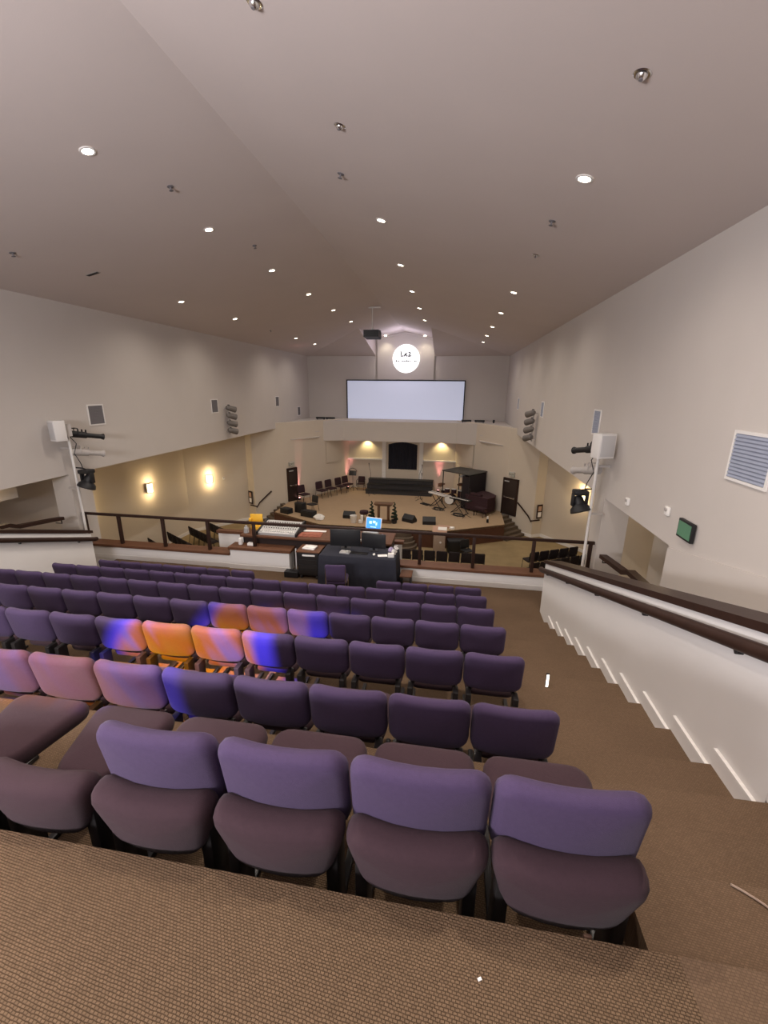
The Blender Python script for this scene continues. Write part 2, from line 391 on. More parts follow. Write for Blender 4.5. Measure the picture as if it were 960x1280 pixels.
# cheek walls with dark cap and mounted handrail
def cheek(side):
    s = 1 if side == 'right' else -1
    xin = XC+s*5.34; xo = xin+s*.28
    y0, y1 = 2.44, 8.72
    sl = -.340
    ztop = lambda yy: -1.475+sl*(yy-2.779)
    m = MB()
    lo = []
    for i, (z, yy) in enumerate(steps):
        if yy > y0 or i == len(steps)-1: lo += [(max(yy, y0), z)]; lo += [(max(yy, y0), steps[i+1][0] if i+1 < len(steps) else ZB)]
    yz = [(y0, ztop(y0)), (y1, ztop(y1)), (y1, ZB-.02)]+[(min(yy, y1), z-.02) for yy, z in lo[::-1]]+[(y0, steps[3][0]-.15)]
    m.sweepX(yz, min(xin, xo), max(xin, xo))
    w = struct(m.build('wall_stair_'+side, M['white'], smooth=False), 'white sloping stair wall along the %s aisle' % side)
    cap = MB()
    cap.sweepX([(y0-.05, ztop(y0)+.001), (y1+.04, ztop(y1)+.001), (y1+.04, ztop(y1)+.07), (y0-.05, ztop(y0)+.07)], xin-.03, xo+.03) if s > 0 else \
        cap.sweepX([(y0-.05, ztop(y0)+.001), (y1+.04, ztop(y1)+.001), (y1+.04, ztop(y1)+.07), (y0-.05, ztop(y0)+.07)], xo-.03, xin+.03)
    struct(cap.build('trim_%d' % (12 if s > 0 else 13), M['darkwood'], smooth=False), 'dark wood cap on the %s stair wall' % side)
    t = thing('handrail', 'dark wood handrail fixed along the white stair wall on the %s aisle' % side, 'handrail', (xin-s*.065, y0, ztop(y0)-.14), group=None)
    hr = MB()
    L = y1-y0
    hr.tube([(0, .02, 0), (0, L*.5, sl*L*.5), (0, L, sl*L), (0, L+.06, sl*L-.01), (s*.03, L+.07, sl*L-.02)], .052, 12).build('rail', M['darkwood'], t)
    for k in range(5):
        yy = .5+k*(L-.9)/4
        MB().tube([(0, yy, sl*yy-.02), (s*.02, yy, sl*yy-.075), (s*.064, yy, sl*yy-.075)], .012, 6).build('bracket', M['blackmetal'], t)
    # white stepped skirting
    for i in range(3, len(steps)):
        z = steps[i][0]; ya = max(steps[i-1][1], y0); yb = min(steps[i][1], y1)
        b = MB()
        x0_, x1_ = xin-s*.018, xin-s*.001
        b.bb((min(x0_, x1_), ya, z), (max(x0_, x1_), yb, z+.125))
        b.bb((min(xin-s*.028, x1_), ya, z+.125), (max(xin-s*.028, x1_), yb, z+.15))
        b.bb((min(x0_, x1_), yb-.03, z-.05), (max(x0_, x1_), yb, z))
        struct(b.build('baseboard_'+side, M['white'], smooth=False), 'white skirting on the %s aisle steps' % side)
    b = MB().bb((xin-s*.02, y0-.02, steps[3][0]-.2), (xo+s*.02, y0, ztop(y0)))
    struct(b.build('trim_%d' % (14 if s > 0 else 15), M['white'], smooth=False), 'white end board of the %s stair wall' % side)
cheek('right'); cheek('left')

# balcony front wall, cap and railing
YF = 9.76
def frontwall(xa, xb, zt, nm, lab):
    struct(MB().bb((xa, YF, ZM), (xb, YF+.16, zt)).build(nm, M['white'], smooth=False), 'low white balcony front wall '+lab)
    struct(MB().bb((xa, YF-.02, ZB), (xb, YF, ZB+.12)).build('baseboard_front', M['white'], smooth=False), 'skirting of the balcony front '+lab)
frontwall(XL, -5.56, -4.25, 'wall_front_left', 'left of the booth')
frontwall(-1.2, XR, -4.25, 'wall_front_right', 'right of the booth')
struct(MB().bb((-5.56, YF-.03, ZB-.3), (-3.95, YF+.30, -4.08)).build('wall_booth', M['white'], smooth=False), 'taller white booth wall beside the mixing desk')
struct(MB().bb((-5.6, YF-.05, ZB-.001), (-3.92, YF-.03, ZB+.12)).build('baseboard_booth', M['white'], smooth=False), 'skirting of the booth wall')
struct(MB().bb((XL, YF-.05, -4.25), (-5.58, YF+.34, -4.18), .01).build('trim_16', M['capwood'], smooth=False), 'brown wood cap on the left balcony front')
struct(MB().bb((-1.25, YF-.05, -4.25), (XR, YF+.34, -4.18), .01).build('trim_17', M['capwood'], smooth=False), 'brown wood cap on the right balcony front')
struct(MB().bb((-5.6, YF-.07, -4.08), (-3.9, YF+.34, -4.0), .01).build('trim_18', M['capwood'], smooth=False), 'brown wood cap on the booth wall')
rl = thing('balcony_railing', 'dark wood balcony railing on square posts across the front of the seating', 'railing', (XC, YF+.1, -4.18))
MB().bb((XL-XC+.01, -.035, .78), (XR-XC-.01, .035, .85), .012).build('top_rail', M['darkwood'], rl)
for x in (-9.82, -8.79, -7.49, -6.2, -4.92, -.63, .66, 2.03, 3.27):
    z0 = .0 if not -5.6 < x < -3.9 else .18
    MB().bb((x-XC-.038, -.038, z0), (x-XC+.038, .038, .79), .006).build('post', M['darkwood'], rl)
# booth platform that juts out beyond the railing
struct(MB().bb((-6.6, YF+.16, ZB-.4), (-1.2, 11.1, ZB)).build('floor_booth', M['aislecarpet'], smooth=False), 'booth platform floor')
struct(MB().bb((-6.6, 11.0, ZM), (-1.2, 11.12, -4.12)).build('wall_booth_front', M['white'], smooth=False), 'outer wall of the booth')
struct(MB().bb((-6.65, 10.98, -4.12), (-1.15, 11.16, -4.04)).build('trim_19', M['capwood'], smooth=False), 'wood cap on the outer booth wall')

# ---------------------------------------------------------------- chairs on the balcony
def legs_theatre(t, m_):
    for s in (-1, 1):
        MB().bb((s*.205-.024, -.05, 0), (s*.205+.024, .06, .46), .006).bb((s*.205-.018, .05, 0), (s*.205+.018, .50, .03), .006).build('leg', m_, t)
def make_seat(kind):
    t = thing('auditorium_chair', 'x', 'chair')
    rec = Matrix.Translation((0, 0, .66)) @ Matrix.Rotation(R(9), 4, 'X')
    if kind != 'bare':
        MB().cushion(.518, .385, .085, .075, .04, .030, .012, mx=rec, dip=0).build('back_cushion', M['violet'], t, ang=60)
        for s in (-1, 1):
            MB().tube([(s*.19, .06, .44), (s*.19, .05, .5), (s*.19, .03, .56)], .018, 8).build('back_bracket', M['blackmetal'], t)
    if kind != 'front':
        low = Matrix.Translation((0, -.085, .462)) @ Matrix.Rotation(R(10), 4, 'X')
        MB().cushion(.555, .305, .13, .085, .05, .035, .012, taper=.28, mx=low, dip=.006).build('lower_back_cushion', M['plum'], t, ang=60)
    # seat cushion lies flat: outline in xz turned down to xy
    st = Matrix.Translation((0, .315, .44)) @ Matrix.Rotation(R(-87), 4, 'X') @ Matrix.Diagonal((1, 1, 1, 1))
    MB().cushion(.50, .44, .10, .09, .045, 0, .014, taper=.45 if kind == 'bare' else .10, mx=st).build('seat_cushion', M['plum'], t, ang=60)
    legs_theatre(t, M['blackmetal'])
    return t
proto = {k: make_seat(k) for k in ('full', 'bare', 'front')}
used = {k: False for k in proto}
def place_seat(kind, x, yy, z, label, group):
    if not used[kind]:
        used[kind] = True; o = proto[kind]; o.location = (x, yy, z); o['label'] = label; o['group'] = group; return o
    return dup(proto[kind], (x, yy, z), 0, label, group)
ROWN = ['nearest row', 'second row from the viewer', 'third row from the viewer', 'fourth row from the viewer', 'fifth row from the viewer', 'row behind the front row', 'front row by the railing']
def in_view(x, yy, z):
    v = Vector((x, yy, z)); w = v.dot(fwd)
    return w > .1 and 480+536*v.dot(rt2)/w > -70
lit = {(1, 4): 'blue edged light', (1, 5): 'pink and lilac light', (1, 6): 'dusky pink light', (1, 7): 'dim rosy light', (2, 7): 'blue and pink light', (2, 6): 'bright orange light', (2, 5): 'orange and pink light', (2, 4): 'pink and deep blue light', (3, 6): 'soft orange light', (3, 5): 'pink and orange light', (3, 4): 'pale blue light'}
for r in range(7):
    for k in range(16):
        x = .735-CH*(k+.5); kind = 'front'
        if r == 0: kind = 'full' if k < 4 else 'bare'
        if r == 6 and 4 <= k < 9: continue
        yy, z = rowY[r], rowZ[r]
        if r == 6 and k == 9: x -= .0
        if r == 6 and k > 9: x -= .02
        if not in_view(x+.25, yy, z+.8): continue
        nth = ORD[k]+' from the right aisle'
        if r == 6 and k >= 9:
            lab = 'purple chair beside the booth gap, front row, standing apart from six chairs' if k == 9 else 'purple chair in the left part of the front row, %s from the left wall' % ORD[15-k]
        elif r == 0 and kind == 'bare':
            lab = 'plum chair with no upper back pad, %s, nearest row' % nth
        elif (r, k) in lit:
            lab = 'purple chair under %s, %s, %s' % (lit[(r, k)], ORD[k]+' from right aisle', ROWN[r].replace(' from the viewer', ''))
        else:
            lab = 'purple padded chair, %s, %s' % (nth, ROWN[r])
        o = place_seat(kind, x, yy, z, lab, 'purple chairs in the '+ROWN[r])
br_ = MB().box((.085, -.075, .165), (.03, .012, .26), .003, rot=(0, R(4), 0)).build('leg_brace', M['rosewood'], proto['full']); br_['label'] = 'pale metal brace'

# ---------------------------------------------------------------- loose chairs (booth, main floor, stage)
def make_stack(name, fab, leg, label, cat='chair', arms=False):
    t = thing(name, label, cat)
    rec = Matrix.Translation((0, -.03, .66)) @ Matrix.Rotation(R(8), 4, 'X')
    MB().cushion(.47, .42, .06, .06, .028, .02, .01, mx=rec).build('backrest', fab, t, ang=60)
    st = Matrix.Translation((0, .24, .45)) @ Matrix.Rotation(R(-88), 4, 'X')
    MB().cushion(.48, .46, .07, .06, .03, 0, .012, mx=st).build('seat', fab, t, ang=60)
    for s in (-1, 1):
        MB().tube([(s*.22, -.09, 0), (s*.22, .0, .42), (s*.22, -.01, .5), (s*.22, -.04, .8)], .012, 6).build('leg', leg, t)
        MB().tube([(s*.22, .46, 0), (s*.22, .42, .41), (s*.22, .0, .42)], .012, 6).build('leg', leg, t)
        if arms: MB().tube([(s*.26, .42, .3), (s*.26, .40, .66), (s*.26, .0, .68)], .02, 6).build('armrest', leg, t)
    return t
b = make_stack('stack_chair', M['violet'], M['chrome'], 'purple stacking chair with chrome legs pulled up to the black draped booth table')
b.location = (-2.38, 8.46, ZB); b.rotation_euler = (0, 0, R(7))
hall0 = make_stack('hall_chair', M['darkfab'], M['blackmetal'], 'x')
first = [True]
def hall(x, yy, rz, label, group):
    if first[0]:
        first[0] = False; hall0.location = (x, yy, ZM); hall0.rotation_euler = (0, 0, rz); hall0['label'] = label; hall0['group'] = group; return
    dup(hall0, (x, yy, ZM), rz, label, group)
for k in range(7):
    hall(1.42-.525*k, 17.35, 0, 'dark chair in the straight main floor row, %s from its right end' % ORD[k], 'straight row on the main floor')
def diag(x0, y0, ang, n, rowname, group, rz, frm):
    for k in range(n):
        hall(x0+.52*k*math.cos(ang), y0+.52*k*math.sin(ang), rz, 'dark chair in the %s, %s from the %s' % (rowname, ORD[k], frm), group)
diag(3.75, 17.95, R(28), 5, 'farther slanted row on the right', 'slanted rows on the right', R(28), 'centre aisle')
diag(3.55, 16.75, R(30), 6, 'nearer slanted row on the right', 'slanted rows on the right', R(30), 'centre aisle')
for i, (xa, ya) in enumerate(((-13.3, 16.55), (-13.0, 17.5), (-12.5, 18.45), (-11.85, 19.2))):
    diag(xa, ya, R(-33), (3, 4, 4, 5)[i], '%s slanted row on the left' % ('nearest', 'second', 'third', 'farthest')[i], 'slanted rows on the left', R(-33), 'left wall')
for k in range(4):
    hall(-9.15+.45*k, 17.9-.4*k, R(-38), 'dark chair in the short row behind the booth wall, %s from the left' % ORD[k], 'short row behind the booth')
st0 = make_stack('stage_chair', M['winefab'], M['blackmetal'], 'x', arms=False)
spots = [(-8.75, 24.15, R(-60), 'dark chair alone by the stage door, facing the stage'),
         (-8.0, 25.35, R(-58), 'dark chair along the left stage wall, nearest of the four together'),
         (-7.6, 26.0, R(-58), 'dark chair along the left stage wall, second of the four together'),
         (-7.15, 26.75, R(-58), 'dark chair along the left stage wall, third of the four together'),
         (-6.85, 27.4, R(-58), 'dark chair along the left stage wall, last before the music stand')]
for i, (x, yy, rz, lab) in enumerate(spots):
    x -= .05; yy -= .02
    rz -= R(62)
    if i == 0: st0.location = (x, yy, ZS); st0.rotation_euler = (0, 0, rz); st0['label'] = lab; st0['group'] = 'chairs along the left stage wall'
    else: dup(st0, (x, yy, ZS), rz, lab, 'chairs along the left stage wall')
for o_ in [c_ for c_ in bpy.data.objects if c_.name.startswith('stage_chair')]: o_.scale = (1.16, 1.16, 1.14)
t = make_stack('armchair', M['winefab'], M['darkwood'], 'dark wooden armchair facing front beside the black risers', arms=True)
t.location = (-5.9, 28.05, ZS); t.rotation_euler = (0, 0, PI)

# ---------------------------------------------------------------- sound booth
tb = thing('booth_table', 'long folding table under a black cloth at the sound booth', 'table', (-2.03, 9.37, ZB))
MB().bb((-.88, -.30, .79), (.88, .36, .815)).build('tabletop', M['black'], tb)
for sx in (-1, 1):
    for sy in (-1, 1): MB().cyl((sx*.8, .03+sy*.26, 0), (sx*.8, .03+sy*.26, .79), .018).build('leg', M['blackmetal'], tb)
def drape(w0, d0, h, waves, amp):
    m = MB(); pts = []
    per = []
    nx, ny = 60, 24
    for i in range(nx): per.append((-w0+2*w0*i/nx, -d0))
    for i in range(ny): per.append((w0, -d0+2*d0*i/ny))
    for i in range(nx): per.append((w0-2*w0*i/nx, d0))
    for i in range(ny): per.append((-w0, d0-2*d0*i/ny))
    n = len(per); lev = [(0, 0), (.02, .01), (.25, .02), (.55, .03), (1, .045)]
    vs = []
    for f, o in lev:
        for i, (x, y) in enumerate(per):
            s_ = (i/n)*waves*2*PI
            k = 1+o; a = amp*f*(math.sin(s_)+.5*math.sin(2.3*s_+1))
            l_ = math.hypot(x/w0, y/d0) or 1
            vs.append((x+(o+a)*(1 if x > 0 else -1)*(abs(x) > w0*.98), y+(o+a)*(1 if y > 0 else -1)*(abs(y) > d0*.98), h*(1-f)))
    fs = [list(range(n))]
    for j in range(len(lev)-1): fs += [[j*n+i, j*n+(i+1) % n, (j+1)*n+(i+1) % n, (j+1)*n+i] for i in range(n)]
    return m.add(vs, fs)
c = drape(.90, .35, .80, 15, .018).build('tablecloth', M['cloth'], None, (-2.03, 9.40, ZB+.025), ang=60)
tag(c, 'black floor length cloth draped over the booth table', 'tablecloth')
ZT = ZB+.826
def monitor(x, yy, w, h, rz, lab):
    t = thing('monitor', lab, 'monitor', (x, yy, ZT), rz, 'monitors on the booth table')
    MB().bb((-w/2, -.02, .07), (w/2, .02, .07+h), .008).build('panel', M['black'], t)
    MB().bb((-.03, .02, 0), (.03, .05, .2), .004).bb((-.12, -.06, 0), (.12, .10, .012), .004).build('stand', M['black'], t)
monitor(-2.42, 9.55, .74, .42, R(4), 'large black monitor on the left of the booth table')
monitor(-1.72, 9.53, .60, .36, R(-6), 'black monitor on the right of the booth table in front of the laptop')
def onmesh(mb, name, mm, loc, rz, lab, cat, group=None):
    return tag(mb.build(name, M[mm], None, loc, rz), lab, cat, group)
t = thing('computer_keyboard', 'black computer keyboard lying on the black booth tablecloth', 'keyboard', (-2.02, 9.28, ZT), R(-3))
MB().bb((-.21, -.07, 0), (.21, .07, .018), .005).build('case', M['black'], t)
m = MB()
for i in range(13):
    for j in range(4): m.bb((-.195+.03*i, -.055+.03*j, .018), (-.172+.03*i, -.033+.03*j, .025))
m.build('keys', M['blackmetal'], t, smooth=False)
onmesh(MB().bb((-.12, -.08, 0), (.12, .08, .04), .01).bb((-.1, -.06, .04), (-.02, .06, .05), .004).bb((.02, -.05, .04), (.1, .05, .055), .004), 'control_surface', 'silver', (-2.36, 9.27, ZT), R(-5), 'small silver controller on the left of the booth table', 'controller')
def mouse(): return MB().lathe([(.004, 0), (.032, .002), (.036, .014), (.026, .028), (.004, .034)], 14, Matrix.Diagonal((.9, 1.5, 1, 1)))
onmesh(mouse(), 'computer_mouse', 'whitemetal', (-1.66, 9.26, ZT), 0, 'white computer mouse beside the keyboard on the booth table', 'mouse')
onmesh(MB().bb((-.07, -.05, 0), (.07, .05, .09), .008), 'tissue_box', 'paper', (-1.25, 9.20, ZT), R(5), 'small cream box on the near right corner of the booth table', 'box')
onmesh(MB().bb((-.1, -.06, 0), (.1, .06, .004)).bb((-.06, -.08, .004), (.12, .05, .007)), 'paper_stack', 'paper', (-1.47, 9.25, ZT), R(15), 'loose white papers by the cream box on the booth table', 'papers')
# laptop on the counter behind the table
bc = thing('booth_counter', 'long wooden booth counter with dark panels behind the black table', 'counter', (-3.3, 10.45, ZB))
MB().bb((-2.1, -.45, .78), (1.95, .45, .84), .01).build('worktop', M['capwood'], bc)
for i in range(5): MB().bb((-2.05+.98*i, -.36, 0), (-2.0+.98*i, .4, .78)).build('side_panel', M['black'], bc, smooth=False)
MB().bb((-2.0, -.37, .04), (1.9, -.35, .76)).build('front_panel', M['door'], bc, smooth=False)
ZC = ZB+.84
t = thing('laptop_stand', 'dark riser block under the open laptop', 'stand', (-1.93, 10.35, ZC))
MB().bb((-.2, -.14, .16), (.2, .14, .18), .005).build('shelf', M['silver'], t)
for s in (-1, 1): MB().bb((s*.18-.012, -.12, 0), (s*.18+.012, .12, .16), .004).build('foot', M['silver'], t)
t = thing('laptop', 'open laptop with a bright blue screen in the middle of the booth', 'laptop', (-1.93, 10.35, ZC+.181), R(-12))
MB().bb((-.19, -.13, 0), (.19, .13, .018), .006).build('base', M['silver'], t)
lid = Matrix.Translation((0, .12, .018)) @ Matrix.Rotation(R(-14), 4, 'X')
m = MB(); m.bb((-.22, 0, 0), (.22, .014, .32), .005); m.v = [tuple(lid @ Vector(q)) for q in m.v]
ld = m.build('lid', M['paper'], t)
m = MB(); m.bb((-.198, -.004, .025), (.198, .0, .30)); m.v = [tuple(lid @ Vector(q)) for q in m.v]
m.build('screen', M['bluescreen'], ld, smooth=False)
m = MB()
for a, b_ in (((-.12, .15), (-.05, .22)), ((-.02, .17), (.05, .235)), ((.06, .12), (.10, .2)), ((-.08, .06), (.08, .08))): m.bb((a[0], -.0055, a[1]), (b_[0], -.004, b_[1]))
m.v = [tuple(lid @ Vector(q)) for q in m.v]; m.build('screen_picture', M['screenwhite'], ld, smooth=False)
# cable and paper clutter at the right end
for i, (x, yy, z, sx, sz, mm_, lab, cat) in enumerate((
        (-1.30, 9.56, ZT, .12, .10, 'lav', 'lavender bag at the right end of the booth table', 'bag'),
        (-1.21, 9.37, ZT, .09, .13, 'paper', 'crumpled white plastic bag at the right edge of the booth table', 'bag'),
        (-1.62, 10.25, ZC, .15, .16, 'lav', 'lavender tote lying on the right end of the booth counter', 'bag'))):
    m = MB()
    prof = [(.02, 0), (.5, .02), (.55, .35), (.42, .75), (.2, .95), (.02, 1)]
    m.lathe([(a*sx, q*sz) for a, q in prof], 18)
    rnd = random.Random(i)
    m.v = [(x_+rnd.uniform(-.015, .015), y_2+rnd.uniform(-.015, .015), z_+(rnd.uniform(-.012, .012) if z_ > .02 else 0)) for x_, y_2, z_ in m.v]
    onmesh(m, 'crumpled_bag', mm_, (x, yy, z), 0, lab, cat)
for i, (x, yy) in enumerate(((-2.32, 10.15), (-2.16, 10.08), (-2.05, 10.1))):
    onmesh(MB().bb((-.06, -.03, 0), (.06, .03, .05), .008), 'adapter_box', 'paper', (x, yy, ZC), R(20*i), 'small white adapter box behind the monitors, %s of three' % ('left', 'middle', 'right')[i], 'adapter', 'white boxes on the booth counter')
m = MB()
for k in range(4):
    pts = [(-1.19+.05*math.sin(k+q*1.3), 9.42+.05*q-.03*k, ZT+.02+.02*k+.015*math.sin(q)) for q in range(9)]
    m.tube(pts, .008, 6)
tag(m.build('cable_bundle', M['paper']), 'tangle of pale cables hanging by the right end of the booth table', 'cables')
# mixing desk on the left of the counter
t = thing('mixing_desk', 'grey audio mixing desk on the left end of the booth counter', 'mixer', (-4.40, 10.42, ZC), R(-2))
MB().sweepX([(-.34, 0), (.36, 0), (.36, .20), (.30, .22), (-.34, .06)], -.52, .52).build('body', M['silver'], t, smooth=False)
for s in (-1, 1): MB().sweepX([(-.36, 0), (.38, 0), (.38, .24), (.30, .26), (-.36, .09)], s*.54-.02, s*.54+.02).build('end_cheek', M['black'], t, smooth=False)
k0 = MB().cyl((0, 0, 0), (0, 0, .03), .015, .012, 8).build('knob', M['black'], t)
for i in range(14):
    for j in range(4):
        o = k0 if not (i or j) else k0.copy()
        if i or j: COL.objects.link(o)
        o.parent = t; o.location = (-.45+.068*i, -.08+.09*j, .113+.0225*j)
m = MB()
for i in range(16): m.bb((-.475+.06*i, -.28, .085), (-.445+.06*i, -.22, .11))
m.build('faders', M['paper'], t, smooth=False)
MB().bb((-.4, -.33, .062), (.35, -.30, .085)).build('light_strip', M['paper'], t, smooth=False)
onmesh(MB().bb((-.17, -.02, 0), (.17, .02, .40), .01).bb((-.13, -.16, .0), (.13, -.02, .10), .01).bb((-.19, -.1, .12), (-.12, -.02, .3), .01), 'yellow_caddy', 'yellow', (-5.19, 10.62, ZC), R(8), 'bright yellow plastic caddy standing behind the mixing desk', 'caddy')
onmesh(MB().bb((-.3, -.16, 0), (.3, .16, .03), .004).bb((-.2, -.1, .03), (.25, .13, .05), .004), 'paper_pile', 'red', (-3.55, 10.3, ZC), R(6), 'pile of reddish folders on the counter right of the mixing desk', 'papers')
onmesh(MB().bb((-.33, -.05, 0), (.33, .05, .02), .004), 'white_strip', 'paper', (-3.55, 10.62, ZC), R(3), 'long white paper strip behind the reddish folders', 'papers')
t = thing('equipment_rack', 'black rolling equipment rack with papers on top left of the black table', 'rack', (-3.34, 9.66, ZB))
MB().bb((-.26, -.24, .09), (.26, .24, .70), .01).build('case', M['black'], t)
MB().bb((-.30, -.27, .70), (.30, .27, .73), .008).build('top', M['capwood'], t)
for i in range(4): MB().bb((-.23, -.25, .14+.13*i), (.23, -.238, .25+.13*i)).build('rack_unit', M['blackmetal'], t, smooth=False)
MB().bb((-.14, -.258, .61), (.18, -.245, .65)).build('label_strip', M['paper'], t, smooth=False)
for sx in (-1, 1):
    for sy in (-1, 1): MB().cyl((sx*.2-.02, sy*.19, .045), (sx*.2+.02, sy*.19, .045), .045).build('caster', M['black'], t)
onmesh(MB().bb((-.16, -.12, 0), (.16, .12, .035), .004).bb((-.05, -.1, .035), (.18, .08, .06), .004), 'document_stack', 'paper', (-3.36, 9.66, ZB+.73), R(-8), 'stack of white documents on top of the black rack', 'papers')
t = thing('signal_pole', 'slim white floor lamp pole standing by the dark booth panel', 'pole', (-3.80, 9.82, ZB))
MB().cyl((0, 0, .02), (0, 0, .62), .016).build('pole', M['whitemetal'], t); MB().cyl((0, 0, 0), (0, 0, .02), .09, n=16).build('base', M['blackmetal'], t)
t = thing('cable_case', 'low black cable case on the floor in front of the dark booth panel', 'case', (-3.80, 9.50, ZB))
MB().bb((-.18, -.1, 0), (.18, .1, .16), .015).build('body', M['black'], t); MB().tube([(-.06, 0, .16), (-.05, 0, .19), (.05, 0, .19), (.06, 0, .16)], .008, 6).build('handle', M['blackmetal'], t)
t = thing('low_bench', 'dark low bench standing right of the black draped table', 'bench', (-.90, 9.40, ZB))
MB().bb((-.14, -.2, .33), (.14, .2, .36), .006).build('seat', M['capwood'], t)
for s in (-1, 1): MB().bb((s*.11-.015, -.18, 0), (s*.11+.015, .18, .33), .004).build('leg', M['black'], t)
# items on the booth's left cap
onmesh(MB().lathe([(.05, 0), (.06, .02), (.05, .16), (.02, .18)], 12), 'white_cup', 'paper', (-5.35, 9.93, -4.0), 0, 'white cup on the wood cap of the booth wall by the post', 'cup')
onmesh(MB().bb((-.09, -.06, 0), (.09, .06, .07), .01), 'white_carton', 'paper', (-5.05, 9.92, -4.0), 0, 'small white carton beside the railing post on the booth wall', 'box')
onmesh(MB().lathe([(.07, 0), (.075, .02), (.06, .14), (.03, .17), (.03, .2)], 12), 'glass_jar', 'silver', (-5.5, 10.6, ZC+.002) if False else (-5.3, 10.2, ZC), 0, 'silver jar at the left end of the booth counter', 'jar')

# ---------------------------------------------------------------- stage furniture
rs = thing('choir_riser', 'three tier dark carpeted riser along the stage back wall', 'riser', (-3.22, 27.5, ZS))
for k in range(3):
    MB().bb((-2.15, -.75+.52*k, .0), (2.15, -.75+.52*(k+1)-.002, .26*(k+1)-.03)).build('step', M['riserpaint'], rs, smooth=False)
    MB().bb((-2.17, -.78+.52*k, .26*(k+1)-.03), (2.17, -.75+.52*(k+1)-.002, .26*(k+1))).build('tread', M['black'], rs, smooth=False)
cu = MB()
n = 40
pts = [(ow0+.02+(ow1-ow0-.04)*i/n, 28.62+.035*math.sin(i*1.7)) for i in range(n+1)]
vs = []
for x, yy in pts:
    zt = oz1+.15*math.sin(PI*(x-ow0)/(ow1-ow0)); vs += [(x, yy, oz0), (x, yy, zt)]
    vs += [(x, yy+.03, oz0), (x, yy+.03, zt)]
fs = []
for i in range(n):
    a = 4*i; b_ = 4*i+4
    fs += [[a, b_, b_+1, a+1], [a+2, a+3, b_+3, b_+2], [a+1, b_+1, b_+3, a+3], [a, a+2, b_+2, b_]]
cu.add(vs, fs)
tag(cu.build('stage_curtain', M['cloth'], ang=60), 'black pleated curtain closing the arched opening behind the stage', 'curtain')
# communion table and topiaries
t = thing('communion_table', 'narrow wooden table on two square columns at the front of the stage', 'table', (-3.25, 20.85, ZS))
MB().bb((-.47, -.22, .96), (.47, .22, 1.02), .015).bb((-.40, -.18, .90), (.40, .18, .96), .01).build('tabletop', M['oldwood'], t)
for s in (-1, 1): MB().bb((s*.25-.06, -.09, .10), (s*.25+.06, .09, .90), .01).build('leg', M['oldwood'], t)
MB().bb((-.42, -.2, 0), (.42, .2, .06), .01).bb((-.36, -.15, .06), (.36, .15, .10), .01).build('base', M['oldwood'], t)
def topiary(x, lab):
    t = thing('spiral_topiary', lab, 'plant', (x, 20.75, ZS), 0, 'spiral topiaries by the communion table')
    MB().lathe([(.10, 0), (.13, .02), (.15, .2), (.14, .2)], 16).build('pot', M['black'], t)
    MB().cyl((0, 0, .18), (0, 0, 1.05), .015, n=8).build('stem', M['darkwood'], t)
    m = MB(); n = 70; pts = []
    vs = []; fs = []; kk = 12
    for i in range(n+1):
        f = i/n; a = f*4.5*2*PI; rr = .085*(1-f)+.015; p = Vector((rr*math.cos(a), rr*math.sin(a), .24+.86*f))
        r2 = .095*(1-f*.65)
        for k in range(kk):
            b2 = 2*PI*k/kk; q = r2*(1+.22*math.sin(7*k+3.1*i))
            vs.append(p+Vector((math.cos(a), math.sin(a), 0))*q*math.cos(b2)+Vector((0, 0, 1))*q*.75*math.sin(b2))
    for i in range(n): fs += [[i*kk+k, i*kk+(k+1) % kk, (i+1)*kk+(k+1) % kk, (i+1)*kk+k] for k in range(kk)]
    fs += [list(range(kk))[::-1], list(range(n*kk, n*kk+kk))]
    m.add(vs, fs); m.build('foliage', M['leaf'], t)
topiary(-3.85, 'dark spiral topiary left of the narrow wooden table'); topiary(-2.68, 'dark spiral topiary right of the narrow wooden table')
def wedge(x, yy, rz, lab, sc_=1):
    t = thing('stage_monitor', lab, 'speaker', (x, yy, ZS), rz, 'wedge monitors along the stage edge')
    MB().sweepX([(-.22*sc_, 0), (.2*sc_, 0), (.2*sc_, .18*sc_), (-.02*sc_, .38*sc_), (-.22*sc_, .12*sc_)], -.33*sc_, .33*sc_).build('cabinet', M['black'], t, smooth=False)
    m = MB().box((0, -.125*sc_, .255*sc_), (.58*sc_, .30*sc_, .012), rot=(R(52), 0, 0)); m.build('grille', M['blackmetal'], t, smooth=False)
wedge(-1.95, 21.2, R(150), 'black wedge monitor at the stage edge, turned sideways near the right topiary')
wedge(-.92, 21.0, R(185), 'black wedge monitor at the stage edge directly behind the lectern')
wedge(-5.15, 21.3, R(178), 'black wedge monitor at the stage edge left of the table', .95)
onmesh(MB().lathe([(.14, 0), (.15, .02), (.17, .36), (.18, .38), (.16, .38), (.14, .05)], 18), 'bucket', 'paper', (-4.75, 20.5, ZS), 0, 'white bucket on the stage edge left of the table', 'bucket')
onmesh(MB().bb((-.12, -.1, 0), (.1, .1, .16), .03).bb((-.02, -.08, .1), (.12, .06, .42), .03), 'white_bag', 'paper', (-4.36, 20.5, ZS), R(10), 'white upright bag beside the bucket', 'bag')
m = MB().lathe([(.02, 0), (.26, .02), (.28, .1), (.18, .2), (.02, .24)], 16); rnd = random.Random(3)
m.v = [(a+rnd.uniform(-.04, .04), b_+rnd.uniform(-.04, .04), c_+(rnd.uniform(0, .05) if c_ > .02 else 0)) for a, b_, c_ in m.v]
onmesh(m, 'cloth_heap', 'paper', (-6.65, 20.75, ZS), 0, 'heap of white cloth at the left stage edge', 'cloth')
t = thing('side_stool', 'dark low stool with a round seat near the left topiary', 'stool', (-4.33, 21.15, ZS), R(15))
